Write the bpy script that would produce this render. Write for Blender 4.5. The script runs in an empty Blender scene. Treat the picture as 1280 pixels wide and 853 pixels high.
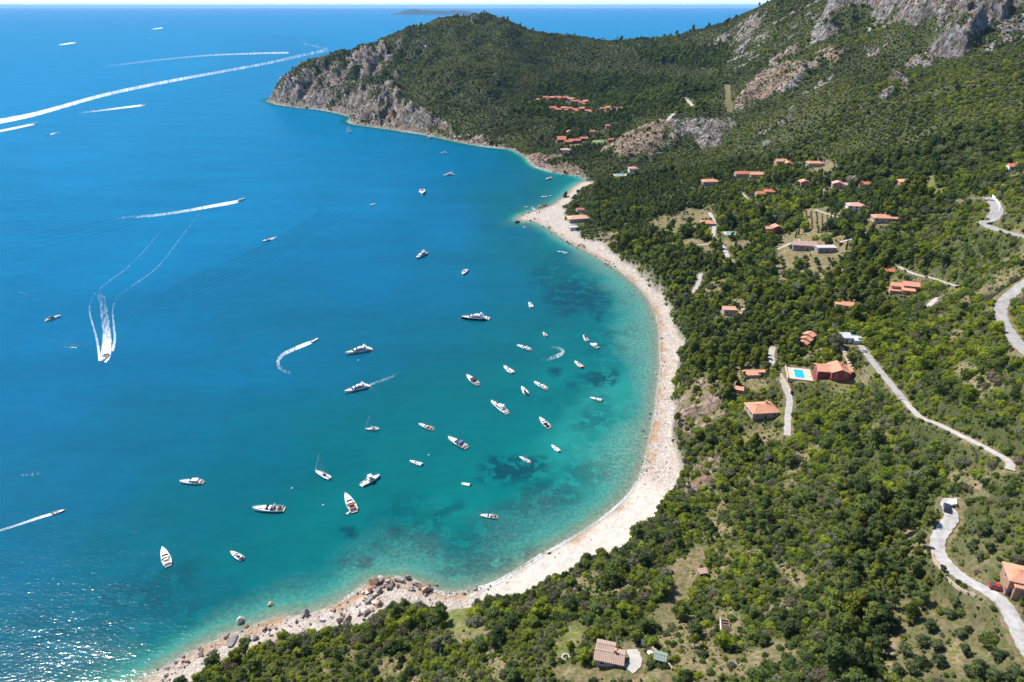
import bpy, bmesh, math, random
import numpy as np
from mathutils import Vector, Matrix
R = math.radians
random.seed(7)
rng = np.random.default_rng(7)
SC = bpy.context.scene
COL = SC.collection

# ------------------------------------------------------------------ camera
CAM_H = 200.0
FPX = 853.33                      # focal length in photo pixels (24 mm on a 36 mm sensor)
PITCH = math.atan((426.5 - 8.4) / FPX)
cam_d = bpy.data.cameras.new('camera'); cam = bpy.data.objects.new('camera', cam_d); COL.objects.link(cam)
cam_d.lens = 24.0; cam_d.sensor_width = 36.0; cam_d.clip_start = 1.0; cam_d.clip_end = 200000.0
cam.location = (0, 0, CAM_H); cam.rotation_euler = (R(90) - PITCH, 0, 0)
SC.camera = cam
SP, CP = math.sin(PITCH), math.cos(PITCH)

# ------------------------------------------------------------------ sky and sun
SUN_AZ, SUN_EL = R(-52), R(52)    # azimuth from +Y towards +X
w = bpy.data.worlds.new('World'); SC.world = w; w.use_nodes = True
nt = w.node_tree; nt.nodes.clear()
sky = nt.nodes.new('ShaderNodeTexSky'); sky.sky_type = 'NISHITA'; sky.sun_disc = False
sky.sun_elevation = SUN_EL; sky.sun_rotation = SUN_AZ
sky.altitude = 200; sky.air_density = 0.5; sky.dust_density = 0.0; sky.ozone_density = 4.0
bg = nt.nodes.new('ShaderNodeBackground'); bg.inputs[1].default_value = 0.15
ow = nt.nodes.new('ShaderNodeOutputWorld')
nt.links.new(sky.outputs[0], bg.inputs[0]); nt.links.new(bg.outputs[0], ow.inputs[0])
sd = bpy.data.lights.new('sun', 'SUN'); sun = bpy.data.objects.new('sun', sd); COL.objects.link(sun)
sd.energy = 4.1; sd.angle = R(0.53); sd.color = (1.0, 0.955, 0.88)
sdir = Vector((math.sin(SUN_AZ) * math.cos(SUN_EL), math.cos(SUN_AZ) * math.cos(SUN_EL), math.sin(SUN_EL)))
sun.rotation_euler = sdir.to_track_quat('Z', 'Y').to_euler(); sun.location = (0, 0, 500)
SC.view_settings.view_transform = 'Standard'; SC.view_settings.look = 'None'
SC.view_settings.exposure = 0.8; SC.view_settings.gamma = 1.0
SC.cycles.use_denoising = True
SC.cycles.max_bounces = 5; SC.cycles.diffuse_bounces = 2; SC.cycles.glossy_bounces = 2
SC.cycles.transparent_max_bounces = 8; SC.cycles.transmission_bounces = 3; SC.cycles.volume_bounces = 0
SC.cycles.sample_clamp_direct = 8.0; SC.cycles.sample_clamp_indirect = 4.0

# ------------------------------------------------------------------ pixel <-> place
def pix_dir(px, py):
    u = (px - 640.0) / FPX; v = (426.5 - py) / FPX
    return u, CP + v * SP, -SP + v * CP
def sea_at(px, py, z=0.0):
    a, b, c = pix_dir(px, py); t = (z - CAM_H) / c
    return np.array((a * t, b * t, z))
def ptY(px, py, Y):
    a, b, c = pix_dir(px, py); t = Y / b
    return (a * t, Y, CAM_H + c * t)
def project(x, y, z):
    d = z - CAM_H
    dep = y * CP - d * SP
    dep = np.where(dep < 1.0, 1.0, dep)
    up = y * SP + d * CP
    return 640 + x / dep * FPX, 426.5 - up / dep * FPX

# ------------------------------------------------------------------ numpy noise
def _h(ix, iy, s):
    n = (ix.astype(np.int64) * 374761393 + iy.astype(np.int64) * 668265263 + s * 1442695041) & 0x7fffffff
    n = ((n ^ (n >> 13)) * 1274126177) & 0x7fffffff
    return ((n ^ (n >> 16)) & 0xffff) / 65535.0
def vnoise(x, y, s=0):
    ix = np.floor(x); iy = np.floor(y); fx = x - ix; fy = y - iy
    fx = fx * fx * fx * (fx * (fx * 6 - 15) + 10); fy = fy * fy * fy * (fy * (fy * 6 - 15) + 10)
    a = _h(ix, iy, s); b = _h(ix + 1, iy, s); c = _h(ix, iy + 1, s); d = _h(ix + 1, iy + 1, s)
    return (a + (b - a) * fx) * (1 - fy) + (c + (d - c) * fx) * fy - 0.5
def fbm(x, y, sc, octs=4, s=0, gain=0.5):
    t = 0; a = 1.0
    x = x / sc; y = y / sc
    for k in range(octs):
        t = t + a * vnoise(x, y, s + k * 17); x = x * 2.03 + 5.1; y = y * 2.03 - 3.7; a *= gain
    return t
def ridged(x, y, sc, octs=4, s=0):
    t = 0; a = 1.0
    x = x / sc; y = y / sc
    for k in range(octs):
        t = t + a * (1 - 4 * np.abs(vnoise(x, y, s + k * 31))); x = x * 2.07 + 1.7; y = y * 2.07 + 9.2; a *= 0.5
    return t
def sstep(a, b, x):
    t = np.clip((x - a) / (b - a), 0, 1); return t * t * (3 - 2 * t)
def inpoly(px, py, poly):
    p = np.array(poly, float)
    res = np.zeros(px.shape, bool)
    m = (px >= p[:, 0].min()) & (px <= p[:, 0].max()) & (py >= p[:, 1].min()) & (py <= p[:, 1].max())
    if not m.any(): return res
    x = px[m]; y = py[m]; r = np.zeros(x.shape, bool)
    n = len(p)
    for i in range(n):
        x0, y0 = p[i]; x1, y1 = p[(i + 1) % n]
        if y0 == y1: continue
        c = (y0 > y) != (y1 > y)
        r ^= c & (x < (x1 - x0) * (y - y0) / (y1 - y0) + x0)
    res[m] = r
    return res
def seg_dist(x, y, pts):
    d = np.full(x.shape, 1e9); tt = np.zeros(x.shape)
    for i in range(len(pts) - 1):
        ax, ay = pts[i][:2]; bx, by = pts[i + 1][:2]
        dx, dy = bx - ax, by - ay; L = dx * dx + dy * dy + 1e-9
        t = np.clip(((x - ax) * dx + (y - ay) * dy) / L, 0, 1)
        q = np.hypot(x - ax - t * dx, y - ay - t * dy)
        m = q < d
        d = np.where(m, q, d); tt = np.where(m, i + t, tt)
    return d, tt
def smooth_line(pts, n=6):
    p = np.array(pts, float); p = np.vstack([2 * p[0] - p[1], p, 2 * p[-1] - p[-2]])
    out = []
    for i in range(1, len(p) - 2):
        a, b, c, d = p[i - 1], p[i], p[i + 1], p[i + 2]
        for k in range(n):
            t = k / n
            out.append(0.5 * (2 * b + (c - a) * t + (2 * a - 5 * b + 4 * c - d) * t * t + (3 * b - a - 3 * c + d) * t ** 3))
    out.append(p[-2])
    return np.array(out)

# ------------------------------------------------------------------ materials
def mat(name):
    m = bpy.data.materials.new(name); m.use_nodes = True
    n = m.node_tree.nodes; b = n.get('Principled BSDF')
    return m, m.node_tree, b
def N(t, kind, **kw):
    n = t.nodes.new(kind)
    for k, v in kw.items():
        if k.startswith('i_'): n.inputs[k[2:]].default_value = v
        else: setattr(n, k, v)
    return n
def L(t, a, b): t.links.new(a, b)
def noise(t, scale, detail=4, rough=0.55, co=None):
    n = N(t, 'ShaderNodeTexNoise'); n.inputs['Scale'].default_value = scale; n.inputs['Detail'].default_value = detail; n.inputs['Roughness'].default_value = rough
    if co: L(t, co, n.inputs['Vector'])
    return n
def ramp(t, stops, fac=None):
    n = N(t, 'ShaderNodeValToRGB'); e = n.color_ramp.elements
    while len(e) < len(stops): e.new(0.5)
    for q, (p, c) in zip(e, stops): q.position = p; q.color = (*c, 1) if len(c) == 3 else c
    if fac is not None: L(t, fac, n.inputs[0])
    return n
def mixc(t, a, b, f, mode='MIX'):
    n = N(t, 'ShaderNodeMix', data_type='RGBA', blend_type=mode)
    for s, v in ((0, f), (6, a), (7, b)):
        if hasattr(v, 'is_linked'): L(t, v, n.inputs[s])
        elif s == 0: n.inputs[0].default_value = v
        else: n.inputs[s].default_value = (*v, 1)
    return n.outputs[2]
def mth(t, op, a, b=0.0, clamp=False):
    n = N(t, 'ShaderNodeMath', operation=op, use_clamp=clamp)
    for s, v in ((0, a), (1, b)):
        if hasattr(v, 'is_linked'): L(t, v, n.inputs[s])
        else: n.inputs[s].default_value = v
    return n.outputs[0]
_plain = {}
def plain(name, col, rough=0.5, metal=0.0, var=0.12, scale=1.5, spec=0.5):
    """painted or cast surface: colour with slight mottling and fine relief"""
    if name in _plain: return _plain[name]
    m, t, b = mat(name)
    g = N(t, 'ShaderNodeNewGeometry'); o = N(t, 'ShaderNodeObjectInfo')
    nz = noise(t, scale, 4, 0.6, g.outputs['Position'])
    f = mth(t, 'MULTIPLY', mth(t, 'SUBTRACT', nz.outputs[0], 0.5), var * 2)
    hs = N(t, 'ShaderNodeHueSaturation'); hs.inputs['Color'].default_value = (*col, 1)
    L(t, mth(t, 'ADD', mth(t, 'ADD', f, 1.0), mth(t, 'MULTIPLY', mth(t, 'SUBTRACT', o.outputs['Random'], 0.5), var)), hs.inputs['Value'])
    L(t, hs.outputs[0], b.inputs['Base Color'])
    b.inputs['Roughness'].default_value = rough; b.inputs['Metallic'].default_value = metal; b.inputs['Specular IOR Level'].default_value = spec
    _plain[name] = m
    return m

# ------------------------------------------------------------------ objects
def tag(o, label=None, cat=None, group=None, kind=None):
    if label: o['label'] = label
    if cat: o['category'] = cat
    if group: o['group'] = group
    if kind: o['kind'] = kind
    return o
def empty(name, loc, rz=0.0, sc=1.0):
    o = bpy.data.objects.new(name, None); COL.objects.link(o)
    o.location = loc; o.rotation_euler = (0, 0, rz); o.scale = (sc, sc, sc); o.empty_display_size = 1
    return o
def link_mesh(name, me, parent=None):
    o = bpy.data.objects.new(name, me); COL.objects.link(o)
    if parent is not None: o.parent = parent
    return o
def mesh_np(name, co, faces, mats=(), smooth=False, attrs=None):
    """mesh from numpy arrays; faces n x 3 or n x 4"""
    me = bpy.data.meshes.new(name)
    co = np.asarray(co, np.float32); faces = np.asarray(faces, np.int32)
    nf, k = faces.shape
    me.vertices.add(len(co)); me.vertices.foreach_set('co', co.ravel())
    me.loops.add(nf * k); me.loops.foreach_set('vertex_index', faces.ravel())
    me.polygons.add(nf); me.polygons.foreach_set('loop_start', np.arange(0, nf * k, k, dtype=np.int32))
    me.polygons.foreach_set('use_smooth', np.full(nf, smooth, bool))
    for m in mats: me.materials.append(m)
    for an, (ty, data) in (attrs or {}).items():
        a = me.attributes.new(an, ty, 'POINT')
        a.data.foreach_set('color' if ty == 'FLOAT_COLOR' else 'value', np.asarray(data, np.float32).ravel())
    me.update(calc_edges=True); me.validate()
    return me
class MB:
    """collects simple shapes for ONE mesh object"""
    def __init__(s): s.v = []; s.f = []
    def add(s, v, f):
        n = len(s.v); s.v += [tuple(q) for q in v]; s.f += [tuple(i + n for i in q) for q in f]; return s
    def box(s, c, d, rz=0.0, taper=1.0):
        x, y, z = d[0] / 2, d[1] / 2, d[2] / 2; cs, sn = math.cos(rz), math.sin(rz); v = []
        for zz, k in ((-z, 1.0), (z, taper)):
            for xx, yy in ((-x, -y), (x, -y), (x, y), (-x, y)):
                X, Y = xx * k, yy * k; v.append((c[0] + X * cs - Y * sn, c[1] + X * sn + Y * cs, c[2] + zz))
        return s.add(v, [(3, 2, 1, 0), (4, 5, 6, 7), (0, 1, 5, 4), (1, 2, 6, 5), (2, 3, 7, 6), (3, 0, 4, 7)])
    def tube(s, a, b, r0, r1=None, n=6):
        r1 = r0 if r1 is None else r1
        a = Vector(a); b = Vector(b); d = (b - a).normalized()
        p = d.orthogonal().normalized(); q = d.cross(p); v = []
        for o, r in ((a, r0), (b, r1)):
            for i in range(n):
                t = 2 * math.pi * i / n; v.append(o + p * math.cos(t) * r + q * math.sin(t) * r)
        f = [(i, (i + 1) % n, n + (i + 1) % n, n + i) for i in range(n)] + [tuple(range(n - 1, -1, -1)), tuple(range(n, 2 * n))]
        return s.add(v, f)
    def prism(s, pts, z0, z1):
        n = len(pts); v = [(x, y, z0) for x, y in pts] + [(x, y, z1) for x, y in pts]
        return s.add(v, [(i, (i + 1) % n, n + (i + 1) % n, n + i) for i in range(n)] + [tuple(range(n - 1, -1, -1)), tuple(range(n, 2 * n))])
    def mesh(s, name, m, smooth=False, bevel=0.0):
        me = bpy.data.meshes.new(name); me.from_pydata(s.v, [], s.f); me.materials.append(m)
        if bevel:
            b = bmesh.new(); b.from_mesh(me)
            bmesh.ops.bevel(b, geom=b.edges[:], offset=bevel, segments=1, affect='EDGES', clamp_overlap=True)
            b.to_mesh(me); b.free()
        if smooth:
            for p in me.polygons: p.use_smooth = True
        me.update(); return me
    def obj(s, name, m, parent=None, smooth=False, bevel=0.0): return link_mesh(name, s.mesh(name, m, smooth, bevel), parent)
# ================================================================== TERRAIN
COAST_PX = [(60,905),(120,880),(165,858),(200,838),(240,815),(285,793),(310,786),(345,772),(385,768),(420,756),(446,740),(458,730),(478,727),(502,725),(530,733),(560,743),
 (592,738),(620,729),(650,712),(680,693),(700,682),(730,664),(760,643),(785,620),(798,600),(806,578),(811,550),(818,520),(822,490),(825,455),(824,420),(820,396),(810,374),(794,355),(774,339),
 (754,326),(733,314),(713,304),(694,292),(682,283),(668,277),(655,277),(647,275),(652,269),(668,264),(690,257),(703,248),(713,238),(724,229),(735,225),(724,220),(690,215),(668,208),(656,195),
 (640,187),(605,183),(575,178),(540,170),(510,165),(475,160),(445,156),(435,152),(441,147),(425,142),(400,137),(375,135),(347,131)]
coast = [sea_at(*p)[:2] for p in COAST_PX]
coast_far = [(-575,1690),(-585,1740),(-520,1800),(-430,1860),(-330,1920),(-200,2010),(-60,2060),(150,2090),(420,2060),(700,1990),(1100,1950),(2600,1900),(2600,-200),(-130,-200),(-150,60)]
land_poly = np.array(coast + coast_far)
HC = []                                        # height control points x, y, z
for p in COAST_PX[::1]: HC.append(tuple(sea_at(*p)[:2]) + (0.0,))
for x, y in coast_far[:10]: HC.append((x, y, 0.0))
for px, py, Y in [
 # skyline from the headland's tip to the crag
 (358,107,1672),(380,92,1692),(420,76,1722),(455,66,1750),(500,50,1762),(540,35,1782),(575,25.5,1800),(600,25.5,1810),(640,38,1822),(680,44,1820),(740,50,1800),(800,53,1750),(830,47,1700),
 (880,36,1600),(930,21,1500),(960,14,1420),(990,12,1390),(1020,8,1350),(1045,-2,1300),(1100,-30,1240),(1160,-45,1180),(1220,-45,1110),(1290,-50,1050),
 # headland slopes
 (400,110,1640),(440,120,1560),(480,100,1600),(520,130,1380),(520,80,1640),(560,100,1430),(560,140,1285),(600,130,1320),(600,70,1620),(640,100,1470),(640,150,1230),
 (690,128,1350),(700,165,1160),(700,80,1600),(740,110,1420),(760,150,1180),(735,190,1010),(770,75,1600),
 # saddle, valley and inner cliff
 (800,90,1450),(800,130,1200),(780,192,935),(770,215,870),(830,160,1010),(860,158,985),(870,188,925),(850,120,1150),(900,80,1350),(900,60,1480),(950,130,1000),(950,90,1150),(950,50,1330),(930,190,850),
 (1000,130,860),(1000,80,1050),(1000,40,1240),(1100,80,950),(1100,120,800),(1100,170,680),(1100,210,600),(1160,40,960),(1100,40,1090),(1160,10,1030),(1000,190,760),(1000,220,680),
 # the settled plain behind the bay
 (1000,250,610),(900,250,680),(900,280,600),(830,290,600),(800,260,690),(860,222,800),(755,290,640),(720,268,705),(950,320,490),(1000,320,470),(880,330,500),(820,330,515),(1060,300,470),(1060,250,570),
 # slopes right of the bay
 (1130,300,430),(1200,300,370),(1240,265,370),(1200,250,430),(1150,250,480),(1280,300,310),(1280,200,480),(1200,200,540),(1280,130,640),(1200,130,700),(1280,60,850),(1280,25,930),(1220,20,990),
 (870,400,410),(910,384,405),(900,440,345),(1000,400,365),(1060,380,365),(1130,356,365),(1180,365,325),(1250,382,265),(1280,430,215),(1200,430,255),(1100,440,285),(1040,460,293),(950,505,284),(905,470,318),
 (885,545,272),(900,570,258),(862,600,250),(900,620,226),(1000,600,222),(1000,530,262),(1100,560,210),(1200,545,188),(1280,580,158),(1100,640,182),(1180,640,158),(1265,720,126),(1180,700,142),(1050,700,158),(930,700,175),(850,700,185),
 (760,720,184),(800,660,213),(760,817,136),(700,760,168),(640,850,133),(640,780,160),(560,800,160),(500,850,147),(450,795,168),(350,850,149),(900,853,118),(900,780,146),(1050,853,107),(1280,853,97),(1130,780,125)]:
    HC.append(ptY(px, py, Y))
HC += [(-90,100,16),(-60,60,22),(0,60,45),(60,40,68),(150,20,100),(260,150,132),(330,300,145),(480,420,160),(700,650,215),(950,900,250),(1300,1200,280),(1300,700,300),(700,200,230),(400,0,170),
       (1300,1600,200),(900,1650,150),(600,1780,95),(350,1900,60),(0,1960,60),(-250,1880,55),(2200,1200,250),(2200,300,300),(40,-120,70)]
HC = np.array(HC)
def tps_fit(P, lam=0.0):
    s = 1000.0; q = P[:, :2] / s; n = len(q)
    d = np.hypot(q[:, None, 0] - q[None, :, 0], q[:, None, 1] - q[None, :, 1])
    K = np.where(d > 0, d * d * np.log(np.maximum(d, 1e-12)), 0) + lam * np.eye(n)
    A = np.zeros((n + 3, n + 3)); A[:n, :n] = K; A[:n, n] = 1; A[:n, n + 1:] = q; A[n, :n] = 1; A[n + 1:, :n] = q.T
    c = np.linalg.solve(A, np.concatenate([P[:, 2], np.zeros(3)]))
    def ev(x, y):
        x = x / s; y = y / s; o = c[n] + c[n + 1] * x + c[n + 2] * y
        for i in range(n):
            r2 = (x - q[i, 0]) ** 2 + (y - q[i, 1]) ** 2
            o = o + c[i] * 0.5 * r2 * np.log(np.maximum(r2, 1e-12))
        return o
    return ev
tps = tps_fit(HC, 2e-4)
# fan shaped grid: fine near, coarser far
NS, Y0, YK = 680, 10.0, 0.0032
rowsY = [Y0]
while rowsY[-1] < 2120: rowsY.append(rowsY[-1] + 1.0 + rowsY[-1] * YK)
rowsY = np.array(rowsY); NR = len(rowsY)
sv = np.linspace(-0.85, 1.25, NS)
def fanw(Y): return 120 + 0.75 * Y
GY, GS = np.meshgrid(rowsY, sv, indexing='ij'); GX = GS * fanw(GY)
def row_of(Y):
    return np.log((1.0 + np.maximum(Y, Y0) * YK) / (1.0 + Y0 * YK)) / math.log(1 + YK)
def bil(F, x, y):
    r = np.clip(row_of(y), 0, NR - 1.001); c = np.clip((x / fanw(y) - sv[0]) / (sv[1] - sv[0]), 0, NS - 1.001)
    i = r.astype(int); j = c.astype(int); a = r - i; b = c - j
    return (F[i, j] * (1 - b) + F[i, j + 1] * b) * (1 - a) + (F[i + 1, j] * (1 - b) + F[i + 1, j + 1] * b) * a
H = tps(GX, GY)
cd, _ = seg_dist(GX.ravel(), GY.ravel(), [tuple(p) for p in coast] + coast_far[:10]); cd = cd.reshape(GX.shape)
inside = inpoly(GX.ravel(), GY.ravel(), land_poly).reshape(GX.shape)
CD = np.where(inside, cd, -cd)                 # signed distance to the waterline, + on land
landH = np.maximum(H, 0.04 * CD)
# broad relief
landH = landH + fbm(GX, GY, 130, 4, 3) * 16 * sstep(15, 160, CD) * (0.35 + 0.65 * sstep(200, 900, GY)) + fbm(GX, GY, 28, 3, 9) * 2.6 * sstep(8, 60, CD)
H0 = np.where(inside, landH, -np.minimum(0.09 * cd, 14.0))
PX, PY = project(GX, GY, H0)
jx = fbm(GX, GY, 14, 3, 21); jy = fbm(GX, GY, 14, 3, 37)
JS = FPX / np.hypot(GY, 200.0)                 # photo pixels per metre
PXj, PYj = PX + jx * 9 * JS, PY + jy * 6 * JS
def blur_(a, n=1):
    a = a.astype(float)
    for _ in range(n):
        a = (a + np.roll(a, 1, 0) + np.roll(a, -1, 0)) / 3; a = (a + np.roll(a, 1, 1) + np.roll(a, -1, 1)) / 3
    return a
def mask(polys):
    m = np.zeros(GX.shape, bool)
    for p in polys: m |= inpoly(PXj.ravel(), PYj.ravel(), p).reshape(GX.shape)
    return m
def blur(a, n=1):
    a = a.astype(float)
    for _ in range(n):
        a = (a + np.roll(a, 1, 0) + np.roll(a, -1, 0)) / 3; a = (a + np.roll(a, 1, 1) + np.roll(a, -1, 1)) / 3
    return a
# --- beach: between waterline and the edge of the scrub
BEACH = [[(60,920)] + COAST_PX[1:58] + [(720,222),(748,226),(735,232),(722,240),(712,252),(700,262),(706,276),(722,290),(745,300),(772,313),(797,331),(822,351),(842,376),(849,405),(851,435),(843,475),(841,505),(850,532),(855,558),(849,588),(832,613),
   (809,637),(774,669),(740,700),(692,724),(640,737),(600,746),(560,747),(522,741),(496,748),(478,768),(450,782),(400,789),(330,806),(290,820),(240,846),(200,880)]]
beach = (mask(BEACH) | ((CD < 9 + 6 * jx) & (PY > 226) & (GX < 130))) & inside
for _ in range(1): beach = (blur_(beach, 3) > 0.45) & inside
# --- bare rock and scree
CRAG = [[(1022,40),(1040,5),(1055,-60),(1300,-60),(1300,14),(1262,10),(1248,30),(1225,40),(1200,66),(1170,60),(1162,46),(1190,38),(1165,28),(1130,26),(1110,20),(1085,12),(1060,32),(1035,42)],
  [(1186,52),(1205,35),(1215,45),(1220,62),(1200,70)]]
CLIFF = [[(752,190),(772,175),(800,160),(830,152),(870,150),(905,150),(928,156),(900,165),(905,184),(880,188),(862,176),(835,190),(800,205),(780,197)],
  [(914,135),(930,112),(950,92),(970,70),(990,58),(1002,60),(985,80),(1010,75),(1040,60),(1058,62),(1050,80),(1018,92),(1000,108),(970,118),(945,132),(925,140)],
  [(1102,118),(1115,95),(1125,92),(1140,110),(1138,122),(1115,124)],[(1078,60),(1092,55),(1100,70),(1085,72)],
  [(655,196),(700,196),(722,210),(735,218),(720,222),(690,217),(664,212)]]
HEAD = [[(340,140),(346,118),(362,100),(392,86),(425,78),(452,74),(480,62),(505,60),(500,80),(512,98),(492,112),(505,128),(498,140),(530,150),(560,160),(612,176),(640,182),(644,192),(575,184),(500,170),(440,160),(430,145)],
  [(520,62),(532,58),(534,74),(522,72)]]
BLUFF = [[(846,500),(862,478),(885,468),(900,490),(905,520),(888,545),(862,540),(850,522)],[(868,590),(905,560),(902,590),(880,625),(850,625)],[(745,290),(775,292),(772,310),(750,306)]]
crag = blur(mask(CRAG), 2); cliff = blur(mask(CLIFF), 2); head = blur(mask(HEAD), 2); bluff = blur(mask(BLUFF) & inside, 1)
rg1 = ridged(GX + 40 * jx, GY * 0.7, 46, 5, 5); rg2 = ridged(GX + 20 * jx, GY, 24, 4, 15)
H1 = H0 + inside * (crag * (rg1 * 10 + ridged(GX + .25 * GY, GY * .4, 19, 4, 41) * 6 + 9) + cliff * (rg2 * 4.5 + 2) + head * sstep(0, 30, CD) * (ridged(GX + 25 * jx, GY * 0.45, 38, 5, 8) * 13) + bluff * (ridged(GX, GY, 9, 3, 19) * .9))
# headland falls into the sea as a cliff
steep = sstep(1120, 1300, GY) * sstep(40, -20, GX) * inside
H1 = H1 + steep * np.minimum(CD * 1.0, 24) * (0.55 + 0.5 * vnoise(GX / 22, GY / 22, 4))
H1 = np.where(beach, np.minimum(H1, 0.02 + 0.085 * CD + 0.25 * sstep(2, 20, CD) * fbm(GX, GY, 5, 3, 2)), H1)
# scrub slope starts from the beach level and climbs within some metres
bd = blur(beach, 5); H1 = np.where(inside & ~beach & (bd > 0.02), H1 * (1 - bd) + np.minimum(H1, 0.1 * CD) * bd, H1)
H1 = np.where(inside & ~beach, np.maximum(H1, 0.35), H1)
HT = H1.copy()
_T = np.concatenate([np.arange(60, 900, 0.5), np.arange(900, 2600, 2.0)])
def P(px, py, lift=0.0):
    """the place on the ground (or sea) that the photograph shows at this pixel"""
    a, b, c = pix_dir(px, py)
    x, y, z = a * _T, b * _T, CAM_H + c * _T
    ok = (y < rowsY[-1])
    h = np.where(ok, np.maximum(bil(HT, x, y), 0.0), 0.0) + lift
    k = np.argmax(z <= h)
    if z[k] > h[k]:
        return Vector(sea_at(px, py)) if c < 0 else Vector((x[-1], y[-1], z[-1]))
    if k > 0:
        d0 = z[k - 1] - h[k - 1]; d1 = h[k] - z[k]; f = d0 / (d0 + d1 + 1e-9)
        t = _T[k - 1] + f * (_T[k] - _T[k - 1])
    else: t = _T[k]
    return Vector((a * t, b * t, CAM_H + c * t))
def ground(x, y): return float(bil(HT, np.array([x], float), np.array([y], float))[0])
# ================================================================== ROADS, PADS, GROUND COVER
ROADS = [   # name, width m, surface, pixel path, label
 ('road', 3.8, 'pale', [(1196,626),(1184,632),(1190,645),(1181,660),(1172,676),(1174,694),(1190,712),(1212,728),(1236,738),(1256,756),(1268,780),(1284,812),(1300,835),(1340,880),(1400,920)]),
 ('road', 3.0, 'asphalt', [(1076,432),(1088,450),(1108,474),(1130,500)]),
 ('track', 2.4, 'concrete', [(1130,500),(1150,520),(1175,531),(1200,544),(1228,557),(1246,568),(1262,576),(1263,588)]),
 ('road', 6.2, 'asphalt', [(1204,251),(1222,247),(1238,249),(1247,260),(1240,274),(1231,281),(1246,288),(1266,293),(1292,298),(1340,300),(1400,292)]),
 ('road', 4.6, 'asphalt', [(1380,300),(1330,325),(1296,346),(1276,359),(1260,372),(1251,385),(1253,402),(1263,418),(1276,432),(1294,450),(1330,486),(1380,520)]),
 ('track', 2.6, 'concrete', [(1122,333),(1142,342),(1166,349),(1182,353),(1198,358)]),
 ('track', 2.4, 'concrete', [(1160,384),(1170,375),(1184,368)]),
 ('track', 3.2, 'concrete', [(966,434),(964,446),(967,458)]),
 ('road', 3.0, 'concrete', [(978,474),(982,486),(987,500),(985,520),(984,545)]),
 ('track', 3.4, 'concrete', [(887,266),(893,280),(892,296),(903,308),(910,320),(916,330)]),
 ('track', 6.0, 'dirt', [(908,106),(910,120),(912,139)]),
 ('track', 5.0, 'concrete', [(855,122),(861,127),(866,133)]),
 ('track', 5.0, 'concrete', [(843,142),(838,147),(834,151)]),
 ('track', 2.4, 'concrete', [(926,240),(940,254),(958,262)]),
 ('track', 2.4, 'concrete', [(1092,284),(1074,296),(1050,303)]),
 ('track', 2.2, 'concrete', [(1000,300),(985,306),(972,312)]),
 ('track', 2.2, 'concrete', [(838,304),(872,305),(900,304)]),
 ('track', 2.5, 'concrete', [(1019,262),(1032,268),(1048,272)]),
 ('track', 3.0, 'dirt', [(876,686),(866,702),(852,712),(850,735),(838,752),(828,775)]),
 ('track', 2.2, 'dirt', [(700,838),(735,842),(775,838),(800,842),(830,846)]),
 ('track', 3.0, 'concrete', [(867,366),(873,354),(876,342)]),
 ('track', 3.4, 'concrete', [(790,812),(795,826),(785,838)]),
]
padw = np.zeros(GX.shape)
PADS = []
def pad(px, py, r):
    """levels the ground for a building; the place of its centre"""
    p = P(px, py)
    m = (np.abs(GX - p.x) < r + 14) & (np.abs(GY - p.y) < r + 14)
    d = np.hypot(GX[m] - p.x, GY[m] - p.y)
    k = 1 - sstep(r, r + 7, d)
    HT[m] = HT[m] * (1 - k) + p.z * k
    padw[m] = np.maximum(padw[m], d < r + 0.6)
    PADS.append((p.x, p.y, r)); return p
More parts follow.
